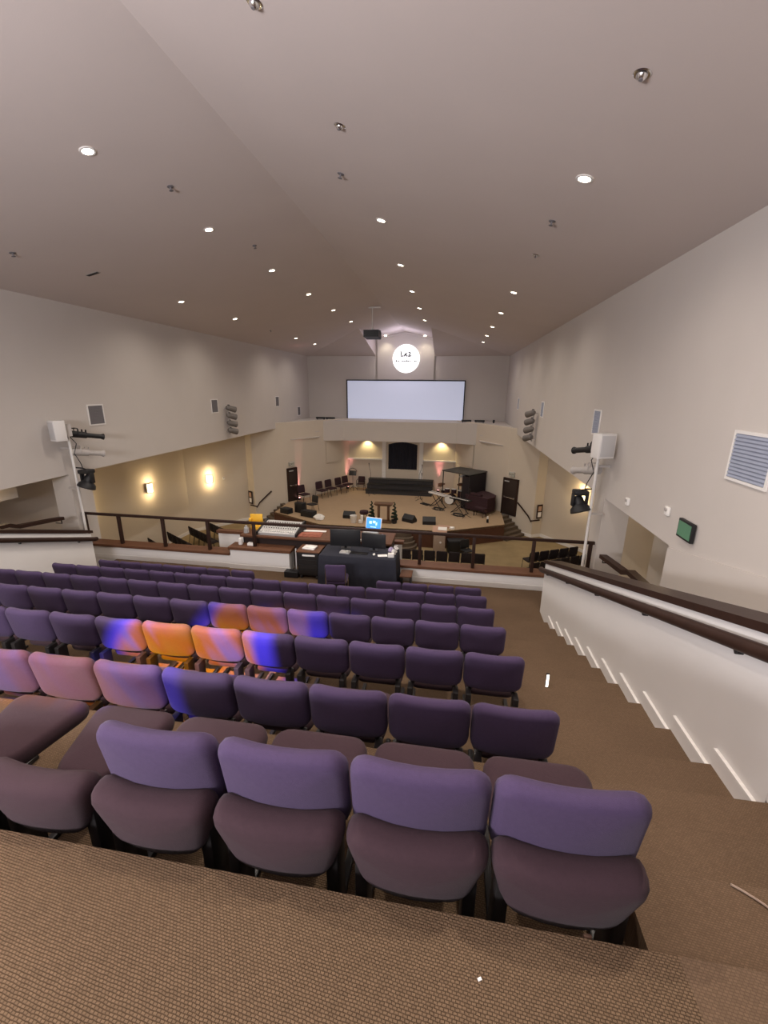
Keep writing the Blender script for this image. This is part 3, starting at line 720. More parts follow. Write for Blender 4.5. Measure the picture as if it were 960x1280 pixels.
MB().lathe([(.02, .3), (.2, .3), (.24, .36), (.22, .46), (.02, .48)], 18).build('seat', M['winefab'], t)
for k in range(3):
    a = 2*PI*k/3+.4; MB().cyl((.22*math.cos(a), .22*math.sin(a), 0), (.1*math.cos(a), .1*math.sin(a), .32), .015, n=8).build('leg', M['blackmetal'], t)
t = thing('lectern', 'tall wooden lectern with pale slanted top on the main floor before the stage', 'lectern', (-.32, 18.85, ZM))
MB().bb((-.27, -.2, .06), (.27, .2, 1.26), .01).build('body', M['lectwood'], t)
MB().bb((-.31, -.24, 0), (.31, .24, .06), .01).build('plinth', M['lectwood'], t)
MB().sweepX([(-.26, 1.26), (.26, 1.26), (.26, 1.42), (-.26, 1.30)], -.33, .33).build('reading_top', M['rosewood'], t, smooth=False)
MB().bb((-.23, -.212, .3), (.23, -.2, 1.1), .005).build('front_panel', M['lectwood'], t)
MB().lathe([(.002, 0), (.05, 0), (.05, .01), (.002, .012)], 16, Matrix.Translation((.06, -.213, .78)) @ Matrix.Rotation(R(90), 4, 'X')).build('emblem', M['paper'], t)
onmesh(MB().bb((-.18, -.14, 0), (.22, .14, .012)), 'open_papers', 'paper', (-.22, 18.9, ZM+1.42), 0, 'pale papers on the slanted lectern top', 'papers')
bpy.data.objects['open_papers'].rotation_euler = (R(13), 0, 0); bpy.data.objects['open_papers'].location = (-.22, 18.86, ZM+1.372)
def blackbox(name, x, yy, z, w, d, h, rz, lab, cat):
    t = thing(name, lab, cat, (x, yy, z), rz)
    MB().bb((-w/2, -d/2, 0), (w/2, d/2, h), .02).build('cabinet', M['black'], t)
    MB().bb((-w/2+.04, -d/2-.012, .05), (w/2-.04, -d/2+.005, h-.05), .004).build('grille', M['blackmetal'], t)
    return t
blackbox('subwoofer', .48, 19.65, ZM, .85, .5, .62, R(14), 'black subwoofer on the main floor right of the lectern', 'speaker')
t = make_stack('folding_chair', M['black'], M['blackmetal'], 'small dark folding chair by the subwoofer before the stage')
t.location = (.85, 19.0, ZM); t.rotation_euler = (0, 0, R(-150))
blackbox('guitar_amp', -8.05, 21.85, ZS, .55, .35, .55, R(-20), 'tall black amplifier on the left of the stage', 'amplifier')
blackbox('keyboard_case', -7.35, 21.15, ZS, .8, .4, .32, R(-20), 'low black case on the stage beside the tall amplifier', 'case')
blackbox('road_case', -8.75, 21.55, ZS, .6, .4, .28, R(-25), 'black road case at the left stage edge', 'case')
onmesh(MB().tube([(-.3, 0, .03), (-.1, .12, .05), (.1, -.05, .10), (.25, .1, .04), (.1, .2, .03), (-.2, .1, .07)], .03, 6), 'coiled_cable', 'black', (-9.0, 22.2, ZS), 0, 'coil of black cable behind the road case', 'cable')
t = make_stack('gear_chair', M['black'], M['blackmetal'], 'dark chair standing among gear on the left of the stage')
t.location = (-7.35, 22.3, ZS); t.rotation_euler = (0, 0, R(150))
t = thing('music_stand', 'black music stand between the left chairs and the armchair', 'music stand', (-6.5, 28.0, ZS))
MB().cyl((0, 0, .02), (0, 0, 1.05), .014).build('pole', M['blackmetal'], t)
for k in range(3):
    a = 2*PI*k/3; MB().cyl((0, 0, .2), (.28*math.cos(a), .28*math.sin(a), .01), .012, n=6).build('leg', M['blackmetal'], t)
MB().box((0, 0, 1.08), (.5, .03, .34), .005, rot=(R(-25), 0, 0)).build('desk', M['blackmetal'], t)
MB().tube([(-.3, 0, 1.2), (-.2, 0, 1.35), (0, 0, 1.42), (.2, 0, 1.35), (.3, 0, 1.2)], .02, 6).build('wire_loop', M['blackmetal'], t)
def micstand(x, yy, rz, lab, h=1.5, boom=True, z=ZS):
    t = thing('microphone_stand', lab, 'mic stand', (x, yy, z), rz, 'microphone stands on the stage')
    MB().cyl((0, 0, .12), (0, 0, h), .012, n=8).build('pole', M['blackmetal'], t)
    for k in range(3):
        a = 2*PI*k/3; MB().cyl((0, 0, .16), (.3*math.cos(a), .3*math.sin(a), .01), .011, n=6).build('leg', M['blackmetal'], t)
    MB().cyl((0, 0, h), (-.12, -.1, h+.42), .010, n=6).build('boom', M['blackmetal'], t)
    MB().lathe([(.012, 0), (.018, .12), (.028, .15), (.02, .2)], 10, Matrix.Translation((-.12, -.1, h+.42))).build('microphone', M['black'], t)
micstand(-4.95, 26.35, .3, 'tall microphone stand before the left end of the risers')
micstand(-1.85, 26.0, 2.5, 'tall microphone stand before the right half of the risers', 1.55)
micstand(-1.7, 25.5, 1.2, 'microphone stand next to the white keyboard', 1.15)
micstand(.95, 22.45, 2, 'microphone stand in front of the right keyboard', 1.0)
def keyboard(x, yy, rz, lab, lab2, mm_):
    t = thing('keyboard_stand', lab2, 'stand', (x, yy, ZS), rz, 'keyboard stands')
    for s in (-1, 1):
        MB().tube([(s*.42, -.22, .015), (-s*.34, -.16, .72)], .02, 6).build('cross_leg', M['blackmetal'], t)
        MB().tube([(s*.42, .22, .015), (-s*.34, .16, .72)], .02, 6).build('cross_leg', M['blackmetal'], t)
        MB().tube([(s*.42, -.26, .02), (s*.42, .26, .02)], .02, 6).build('foot', M['blackmetal'], t)
        MB().tube([(s*.34, -.2, .73), (s*.34, .2, .73)], .02, 6).build('support', M['blackmetal'], t)
    t = thing('stage_keyboard', lab, 'keyboard', (x, yy, ZS+.75), rz, 'stage keyboards')
    MB().bb((-.65, -.16, 0), (.65, .16, .09), .012).build('body', M[mm_], t)
    m = MB()
    for i in range(44): m.bb((-.61+.0277*i, .03, .09), (-.61+.0277*i+.025, .15, .1))
    m.build('white_keys', M['paper'], t, smooth=False)
    m = MB()
    for i in range(43):
        if i % 7 not in (2, 6): m.bb((-.59+.0277*i, .03, .1), (-.59+.0277*i+.014, .10, .112))
    m.build('black_keys', M['black'], t, smooth=False)
keyboard(-.6, 24.3, R(-42+180), 'pale electric keyboard on the left of the band area', 'black crossed stand under the pale keyboard', 'whitemetal')
keyboard(.65, 23.25, R(-38+180), 'black electric keyboard nearest the stage edge in the band area', 'black crossed stand under the black keyboard', 'black')
t = thing('pedal_board', 'black pedal tray on the stage floor beneath the pale keyboard', 'pedals', (-1.35, 24.75, ZS), R(-40))
MB().bb((-.3, -.15, 0), (.3, .15, .05), .01).build('tray', M['black'], t)
for i in range(3): MB().bb((-.24+.18*i, -.08, .05), (-.12+.18*i, .1, .08), .008).build('pedal', M['blackmetal'], t)
for x_, y_2, lab_ in ((-.55, 23.75, 'black cables heaped on the stage under the pale keyboard'), (.55, 22.75, 'black cables heaped on the stage under the black keyboard')):
    rn_ = random.Random(int(x_*100)); m = MB()
    for q in range(5):
        a0 = rn_.uniform(0, 6); m.tube([(.42*math.cos(a0+k*.7)*(1-.06*k)+rn_.uniform(-.08, .08), .22*math.sin(a0+k*.7)+rn_.uniform(-.06, .06), .02+.012*q) for k in range(8)], .016, 6)
    onmesh(m, 'cable_heap', 'black', (x_, y_2, ZS), R(-40), lab_, 'cables', 'cable heaps on the stage')
# drum kit under a canopy with dark panels
dk = thing('drum_kit', 'drum kit with cymbals behind the keyboards under the dark canopy', 'drum kit', (.1, 25.2, ZS), R(-20))
MB().cyl((0, -.2, .3), (0, .25, .3), .29, n=24).build('bass_drum', M['winefab'], dk)
MB().cyl((0, -.215, .3), (0, -.2, .3), .28, n=24).build('drum_head', M['paper'], dk)
for i, (x, yy, z, r2, h) in enumerate(((-.22, .02, .68, .15, .22), (.2, .02, .68, .16, .24), (.55, .35, .42, .22, .38), (-.55, .4, .56, .18, .15))):
    dm = MB().cyl((x, yy, z), (x, yy, z+h), r2, n=20).build('drum', M['winefab'], dk)
    MB().cyl((x, yy, z+h), (x, yy, z+h+.008), r2*.97, n=20).build('skin', M['paper'], dm)
    for k in range(3):
        a = k*2.1; MB().cyl((x+r2*.9*math.cos(a), yy+r2*.9*math.sin(a), 0 if i > 1 else .5), (x+r2*.9*math.cos(a), yy+r2*.9*math.sin(a), z+.1), .01, n=6).build('drum_leg', M['chrome'], dm)
for x, yy, z, r2 in ((-.6, 0, 1.15, .22), (.62, .05, 1.25, .25), (-.8, .35, .95, .17), (.9, .5, 1.1, .24)):
    st_ = MB().cyl((x, yy, .1), (x, yy, z), .011, n=6)
    for k in range(3): st_.cyl((x, yy, .2), (x+.22*math.cos(2.1*k), yy+.22*math.sin(2.1*k), .01), .01, n=6)
    st_ = st_.build('cymbal_stand', M['chrome'], dk)
    MB().lathe([(.01, .03), (.05, .025), (.06, .012), (r2, -.01), (r2, -.014), (.05, .005)], 20, Matrix.Translation((x, yy, z)) @ Matrix.Rotation(R(10), 4, 'X')).build('cymbal', M['capwood'], st_)
cn = thing('drum_canopy', 'dark flat drum booth canopy on posts with black side panels at stage right', 'canopy', (.85, 25.2, ZS), R(-38))
MB().bb((-1.0, -.85, 1.98), (1.0, .85, 2.05), .02).build('roof', M['canopy'], cn)
for sx in (-1, 1):
    for sy in (-1, 1): MB().cyl((sx*.94, sy*.78, 0), (sx*.94, sy*.78, 1.98), .03, n=8).build('post', M['blackmetal'], cn)
for i in range(4): MB().bb((-.62+.40*i, .70, .02), (-.24+.40*i, .78, 1.95), .01).build('back_panel', M['darkfab'], cn)
MB().bb((.93, -.75, .02), (1.0, .75, 1.95), .01).build('side_panel', M['darkfab'], cn)
MB().bb((.45, -.80, .02), (.93, -.74, 1.9), .01).build('front_panel', M['darkfab'], cn)
t = thing('overhead_lamp', 'small white work lamp hanging below the drum canopy', 'lamp', (.75, 25.0, ZS+1.70))  # added dome, stands in for bright wall glimpsed under the roof
MB().cyl((0, 0, .13), (0, 0, .28), .01, n=6).build('hanger', M['blackmetal'], t)
MB().lathe([(.02, .13), (.10, .11), (.22, 0), (.2, 0), (.02, .1)], 18).build('shade', M['paper'], t)
# covered grand piano
pn = thing('grand_piano', 'grand piano under a dark maroon cover beside the right stage door', 'piano', (1.83, 23.92, ZS), R(-38))
out = [(-.72, -.5), (.72, -.5), (.74, .2), (.55, .55), (.2, .75), (-.2, .95), (-.55, .95), (-.72, .7)]
MB().prism(out, .55, .88).build('body', M['piano'], pn)
MB().prism([(x*1.02, yy*1.02) for x, yy in out], .12, .58).build('skirt_cover', M['piano'], pn)
MB().prism([(x*1.03, yy*1.03) for x, yy in out], .88, .93).build('lid', M['piano'], pn)
for x, yy in ((-.55, -.35), (.55, -.35), (-.3, .7)): MB().cyl((x, yy, 0), (x, yy, .5), .06, .05).build('leg', M['darkwood'], pn)
MB().bb((-.5, -.45, .93), (.2, -.2, 1.06), .03).build('music_desk', M['winefab'], pn)
t = thing('piano_bench', 'dark upholstered bench beside the covered piano', 'bench', (1.72, 22.85, ZS), R(-38))
MB().bb((-.35, -.17, .4), (.35, .17, .5), .03).build('seat', M['winefab'], t)
for sx in (-1, 1):
    for sy in (-1, 1): MB().cyl((sx*.3, sy*.13, 0), (sx*.3, sy*.13, .41), .022, n=8).build('leg', M['darkwood'], t)
t = thing('water_bottle', 'small white topped bottle standing at the right stage edge', 'bottle', (2.05, 21.75, ZS))
MB().lathe([(.05, 0), (.06, .02), (.06, .16), (.03, .2)], 12).build('body', M['black'], t); MB().lathe([(.03, .2), (.045, .21), (.045, .32), (.02, .34)], 12).build('cap', M['paper'], t)
onmesh(MB().lathe([(.02, 0), (.14, .01), (.12, .08), (.02, .1)], 12), 'white_bowl', 'paper', (.25, 20.4, ZS), 0, 'small white bowl on the stage edge right of the wedge monitors', 'bowl')
onmesh(MB().bb((-.3, -.12, 0), (.3, .12, .05), .005), 'sheet_music_pile', 'rosewood', (-.15, 20.65, ZS), R(-8), 'tan sheet music pile on the stage edge behind the lectern top', 'papers')

# doors, exit signs, stage handrails
for s, side in ((-1, 'left'), (1, 'right')):
    a = Vector((XC+s*6.30, 23.83)); b_ = Vector((XC+s*5.82, 24.66)) if False else Vector((XC+s*6.98, 23.12))
    if s > 0: a = Vector((3.02, 23.81)); b_ = Vector((3.62, 23.21))
    else: a = Vector((-9.52, 23.92)); b_ = Vector((-10.12, 23.32)) if False else Vector((-9.20, 24.42))
    d = (b_-a); L = d.length; d.normalize()
    ang = math.atan2(d.y, d.x)
    t = thing('door_%d' % (1 if s < 0 else 2), 'dark brown exit door with a push bar at the %s of the stage' % side, 'door', (a.x, a.y, ZS), ang)
    inv = -1 if s > 0 else -1
    fy = -1
    dl = 1.96
    MB().bb((0, fy*.03-.0, 0), (L, fy*.09, dl), .004).build('door_leaf', M['door'], t)
    MB().bb((-.06, fy*.11, 0), (0, 0, dl+.06)).bb((L, fy*.11, 0), (L+.06, 0, dl+.06)).bb((-.06, fy*.11, dl), (L+.06, 0, dl+.06)).build('door_frame', M['darkwood'], t, smooth=False)
    MB().bb((.06, fy*.12, .93), (L-.06, fy*.16, .99), .008).bb((.06, fy*.12, .91), (.14, fy*.08, 1.01)).bb((L-.14, fy*.12, .91), (L-.06, fy*.08, 1.01)).build('push_bar', M['chrome'], t)
    MB().bb((.05, fy*.13, 1.82), (.35, fy*.09, 1.88), .005).build('door_closer', M['silver'], t)
    t['kind'] = 'structure'
    e = thing('exit_sign', 'small lit exit sign above the %s stage door' % side, 'sign', (a.x+d.x*L/2, a.y+d.y*L/2, ZS+2.13), ang)
    MB().bb((-.19, fy*.07, 0), (.19, 0, .24), .006).build('housing', M['silver'], e)
    MB().bb((-.175, fy*.075, .015), (.175, fy*.068, .225)).build('face', M['exitlit'], e, smooth=False)
    cu_ = bpy.data.curves.new('exit_text', 'FONT'); cu_.body = 'EXIT'; cu_.size = .17; cu_.extrude = .002; cu_.align_x = 'CENTER'
    to = bpy.data.objects.new('exit_letters_curve', cu_); COL.objects.link(to)
    dg = bpy.context.evaluated_depsgraph_get(); me = bpy.data.meshes.new_from_object(to.evaluated_get(dg)); bpy.data.objects.remove(to)
    lo = bpy.data.objects.new('letters', me); COL.objects.link(lo); me.materials.clear(); me.materials.append(M['darkwood'])
    lo.parent = e; lo.location = (0, fy*.078, .06); lo.rotation_euler = (R(90), 0, 0)
    # handrail down the corner steps
    hx = [(XC+s*6.98, 23.08, ZS+.82), (XC+s*7.5, 22.56, ZS+.25), (XC+s*7.62, 22.44, ZS+.02), (XC+s*8.1, 22.6, ZS+.05)]
    off = Vector((-s*.055, -.055, 0))
    hx = [tuple(Vector(q)+off) for q in hx]
    h = thing('stage_handrail', 'dark wooden handrail beside the %s corner steps of the stage' % side, 'handrail', hx[0])
    MB().tube([tuple(Vector(q)-Vector(hx[0])) for q in hx], .04, 8).build('rail', M['darkwood'], h)
    for q in (hx[0], hx[2]):
        q = Vector(q)-Vector(hx[0]); MB().tube([tuple(q), tuple(q+Vector((0, 0, -.06))), tuple(q-off*1.0+Vector((0, 0, -.06)))], .014, 6).build('bracket', M['blackmetal'], h)
    fx, fy2 = XC+s*7.98, 22.50
    fr = thing('wall_frame', 'small dark frame with pale cards on the %s corner pier' % side, 'frame', (fx, fy2, ZS+.15), R(s*28))
    MB().bb((-.16, -.03, 0), (.16, 0, .75)).build('border', M['darkwood'], fr, smooth=False)
    for k in range(2): MB().bb((-.10, -.034, .08+.32*k), (.10, -.03, .34+.32*k)).build('card', M['rosewood'] if k else M['paper'], fr, smooth=False)
    # handrail in the side stair
    dy = 0 if s > 0 else .3
    hr = thing('stair_handrail', 'dark flat handrail inside the %s side stair opening' % side, 'handrail', (XC+s*6.45, 7.5+dy, -3.0))
    MB().prism([(1.28, -.31), (.13, -.17), (-.08, -.07), (-.98, -.02), (-.98, .05), (-.06, .01), (.15, -.09), (1.28, -.23)], -.07, .07, Matrix(((0, 0, 1, 0), (1, 0, 0, 0), (0, 1, 0, 0), (0, 0, 0, 1)))).build('rail', M['darkwood'], hr, smooth=False)
    for yy, z in ((1.25, -.30), (-.9, -.02)): MB().tube([(0, yy, z), (0, yy, z-.1), (s*.177, yy, z-.1)], .014, 6).build('bracket', M['blackmetal'], hr)

# ---------------------------------------------------------------- screen, sign, projector, ledge lights
t = thing('projection_screen', 'wide white projection screen in a black frame above the stage', 'screen', (-3.24, YB-.06, -2.2))
MB().bb((-3.88, -.03, .05), (3.88, .03, 2.66)).build('fabric', M['screen'], t, smooth=False)
MB().bb((-3.95, -.06, 0), (3.95, .03, .07)).bb((-3.95, -.06, 2.64), (3.95, .03, 2.71)).bb((-3.95, -.06, .07), (-3.88, .03, 2.64)).bb((3.88, -.06, .07), (3.95, .03, 2.64)).build('frame', M['black'], t, smooth=False)
t = thing('round_sign', 'bright white round sign with grey lettering on the niche wall above the screen', 'sign', (-3.18, YB-.125, 1.82))
MB().cyl((0, 0, 0), (0, -.05, 0), .88, n=64).build('disc', M['logo'], t, ang=30)
def stroke(m, pts, w=.042):
    m.tube([(x, -.055, z) for x, z in pts], w, 6)
m = MB()
stroke(m, [(-.36, .46), (-.32, .3), (-.33, .16), (-.27, .12), (-.2, .2)]); stroke(m, [(-.15, .14), (-.06, .28), (.02, .36), (-.02, .2), (.03, .14), (.09, .2)])
stroke(m, [(.14, .36), (.24, .40), (.27, .33), (.2, .22), (.14, .14), (.25, .15), (.35, .2)])
m.build('letters', M['logoink'], t)
m = MB()
rnd = random.Random(2); x = -.68
while x < .66:
    w_ = rnd.uniform(.04, .085)
    if not (-.46 < x < -.32 or .36 < x < .46): m.bb((x, -.058, -.20), (x+w_, -.05, -.20+rnd.uniform(.06, .12)))
    x += w_+.025
m.build('small_line', M['logoink'], t, smooth=False)
t = thing('projector', 'black projector hanging from the ceiling on a long pole left of the sign', 'projector', (-3.68, 20.0, 2.08))
MB().sweepX([(-.38, .04), (.38, .0), (.40, .28), (.2, .36), (-.38, .32)], -.33, .33).build('body', M['black'], t, smooth=False)
MB().cyl((.12, .38, .16), (.12, .47, .16), .09, n=18).build('lens', M['blackmetal'], t)
MB().cyl((0, 0, .36), (0, 0, 1.24), .018, n=8).build('pole', M['whitemetal'], t)
MB().bb((-.35, -.1, 1.24), (.35, .1, 1.27)).bb((-.05, -.05, .34), (.05, .05, .42)).build('mount_plate', M['whitemetal'], t, smooth=False)
for i, (x, lab) in enumerate(((-8.4, 'leftmost'), (-7.75, 'second from left'), (.95, 'third from left'), (1.75, 'rightmost'))):
    t = thing('stage_light_bar', 'low black light bar on the ledge beside the screen, %s' % lab, 'stage light', (x-.1, 27.6, zb1), 0, 'light bars on the screen ledge')
    MB().bb((-.30, -.08, .05), (.30, .08, .17), .01).build('body', M['black'], t)
    for s in (-1, 1): MB().bb((s*.22-.02, -.07, 0), (s*.22+.02, .07, .05)).build('foot', M['black'], t, smooth=False)
t = thing('ledge_camera', 'tiny black camera on the ledge at the right corner of the bulkhead', 'camera', (2.5, 27.6, zb1))
MB().bb((-.06, -.06, .05), (.06, .06, .2), .01).build('body', M['black'], t); MB().cyl((0, 0, 0), (0, 0, .05), .05).build('foot', M['black'], t)

# ---------------------------------------------------------------- ceiling fixtures
SL = math.atan2(ZR-ZE, XR-XC)
def tilt(o, x): o.rotation_euler = (0, (SL if x > XC else -SL), 0)
def lamp_spot(loc, e, ang=120, col=(1, .89, .77), blend=.6, rad=.06, direc=(0, 0, -1)):
    l = bpy.data.lights.new('spot', 'SPOT'); l.energy = e; l.color = col; l.spot_size = R(ang); l.spot_blend = blend; l.shadow_soft_size = rad
    o = bpy.data.objects.new('spot_lamp', l); COL.objects.link(o); o.location = loc
    o.rotation_euler = Vector(direc).to_track_quat('-Z', 'Y').to_euler(); return o
def lamp_point(loc, e, col, rad=.08):
    l = bpy.data.lights.new('point', 'POINT'); l.energy = e; l.color = col; l.shadow_soft_size = rad
    o = bpy.data.objects.new('point_lamp', l); COL.objects.link(o); o.location = loc; return o
DL = 210
dlproto = thing('downlight', 'x', 'downlight')
MB().lathe([(.125, -.012), (.135, -.002), (.13, .0), (.095, -.004), (.095, -.012)], 24, ring=True).build('trim_ring', M['whitemetal'], dlproto)
MB().lathe([(.002, -.004), (.096, -.004), (.096, -.010), (.002, -.010)], 24).build('lens', M['lampglow'], dlproto)
COLS = {-5.08: ('left inner', [6.24, 9.27, 12.44, 15.56, 18.72, 21.89]), -1.54: ('right inner', [9.28, 12.4, 15.6, 18.72, 21.9]),
        1.41: ('right outer', [6.33, 12.74, 15.95, 19.34, 22.42, 25.34]), -8.1: ('left outer', [12.8, 16.08, 22.48, 25.58])}
fst = True
for x, (nm, ys) in COLS.items():
    for i, yy in enumerate(ys):
        z = gz(x)
        if yy > 29.5-(z-ZE)/.19: z = z
        lab = 'lit recessed downlight, %s of the %s line along the ceiling' % (ORD[i]+' from the viewer', nm)
        if fst: o = dlproto; o.location = (x, yy, z-.002); o['label'] = lab; o['group'] = 'recessed ceiling downlights'; fst = False
        else: o = dup(dlproto, (x, yy, z-.002), 0, lab, 'recessed ceiling downlights')
        o.scale = (.78, .78, 1)
        tilt(o, x)
        lamp_spot((x, yy, z-.06), DL*(1.9 if 9 < yy < 9.5 else 1)*(.6 if x < -8 or x > 1 else 1.1), 150, blend=1)
def can(x, yy, lab):
    t = thing('eyeball_light', lab, 'ceiling light', (x, yy, gz(x)-.002), 0, 'unlit eyeball ceiling lights'); tilt(t, x)
    MB().lathe([(.10, -.012), (.115, -.002), (.11, 0), (.07, -.004), (.07, -.012)], 20, ring=True).build('trim_ring', M['chrome'], t)
    MB().lathe([(.004, -.07), (.05, -.06), (.072, -.03), (.075, 0), (.004, 0)], 18, Matrix.Rotation(R(18), 4, 'X')).build('eyeball', M['chrome'], t)
    MB().cyl((0, -.02, -.078), (0, -.018, -.058), .026).build('lens', M['ventdark'], t)
    t.scale = (.62, .62, .62)
for x, yy, lab in ((-1.55, 6.19, 'unlit chrome eyeball light on the right slope near the ridge'), (1.36, 4.55, 'unlit chrome eyeball light nearest the upper right corner'), (-1.85, 4.48, 'unlit chrome eyeball light at the very top edge of the picture'), (1.39, 9.46, 'unlit chrome eyeball light past the first lit one of the right outer line')):
    can(x, yy, lab)
def sprinkler(x, yy, lab):
    t = thing('sprinkler_head', lab, 'sprinkler', (x, yy, gz(x)-.002), 0, 'ceiling sprinkler heads'); tilt(t, x)
    MB().lathe([(.05, 0), (.05, -.008), (.015, -.012), (.012, -.05), (.004, -.055)], 14).build('body', M['ventdark'], t)
    MB().lathe([(.035, -.058), (.035, -.062), (.003, -.064)], 12).build('deflector', M['ventdark'], t)
for x, yy, lab in ((-4.75, 7.56, 'small sprinkler head on the left slope beyond the first lit downlight'), (-1.89, 7.56, 'small sprinkler head on the right slope below the chrome eyeball'), (1.33, 7.75, 'small sprinkler head on the right slope below the large lit downlight'),
                   (-4.73, 10.63, 'small sprinkler head on the left slope past the second inner downlight'), (-8.27, 7.84, 'small sprinkler head at the far left of the ceiling'), (-8.14, 19.37, 'small sprinkler head on the left outer line between lit downlights')):
    sprinkler(x, yy, lab)
t = thing('ceiling_slot', 'small dark slot vent on the left slope before the left outer lights', 'vent', (-8.11, 9.55, gz(-8.11)-.002)); tilt(t, -8.11)
MB().bb((-.14, -.04, -.012), (.14, .04, .0)).build('slot', M['black'], t, smooth=False)
MB().bb((-.16, -.055, -.006), (-.14, .055, 0)).bb((.14, -.055, -.006), (.16, .055, 0)).bb((-.16, .04, -.006), (.16, .055, 0)).bb((-.16, -.055, -.006), (.16, -.04, 0)).build('frame', M['greymetal'], t, smooth=False)

# ---------------------------------------------------------------- wall fittings
def wvent(s, yy, z, w, h, lab, mm_='vent', n=12):
    e = XC+s*(XR-XC)
    t = thing('wall_vent', lab, 'vent', (e-s*.001, yy, z), PI/2 if s > 0 else -PI/2, 'wall vents')
    k = 1        # local -y... panel faces +y here
    MB().bb((-w/2, 0, 0), (w/2, .008, h)).build('backing', M[mm_], t, smooth=False)
    f = .035
    MB().bb((-w/2-f, 0, -f), (w/2+f, .02, 0)).bb((-w/2-f, 0, h), (w/2+f, .02, h+f)).bb((-w/2-f, 0, 0), (-w/2, .02, h)).bb((w/2, 0, 0), (w/2+f, .02, h)).build('frame', M['white'], t, smooth=False)
    m = MB()
    for i in range(n): m.box((0, .014, h*(i+.5)/n), (w, .004, h/n*.8), rot=(R(35), 0, 0))
    m.build('louvres', M[mm_], t, smooth=False)
wvent(1, 5.42, -1.0, .66, .52, 'large blue grey louvred vent on the right wall at the picture edge')
wvent(1, 10.95, -1.0, .44, .52, 'louvred vent on the right wall above the white speaker box')
wvent(1, 17.5, -1.0, .44, .52, 'louvred vent on the right wall above the lamp cluster')
wvent(1, 23.9, -1.0, .44, .52, 'louvred vent at the far end of the right wall')
wvent(-1, 10.93, -1.05, .50, .50, 'grey louvred vent on the left wall near the black spotlight', 'ventdark')
wvent(-1, 17.2, -1.05, .45, .50, 'grey louvred vent on the left wall above the lamp cluster', 'ventdark')
wvent(-1, 23.9, -1.05, .45, .50, 'small dark vent far along the left wall', 'ventdark')
wvent(-1, 27.4, -1.75, .45, .50, 'small dark vent by the left stage corner', 'ventdark')
e = thing('green_sign', 'square green panel in a black frame on the right wall', 'sign', (XR-.021, 6.3, -2.02), PI/2)
MB().bb((-.19, 0, 0), (.19, .05, .27), .008).build('frame', M['black'], e)
MB().bb((-.165, .05, .03), (.165, .054, .24)).build('panel', M['greenglass'], e, smooth=False)
def strobe(loc, rz, lab):
    t = thing('fire_alarm', lab, 'alarm', loc, rz, 'wall fire alarms')
    MB().bb((-.06, 0, -.07), (.06, .045, .07), .012).build('body', M['paper'], t)
    MB().cyl((0, .045, .025), (0, .065, .02), .03).build('strobe', M['greymetal'], t)
strobe((XR-.001, 6.95, -1.78), PI/2, 'small white fire alarm strobe above the right stair opening')
strobe((XR-.001, 8.45, -2.02), PI/2, 'small white device on the right wall at the pier top')
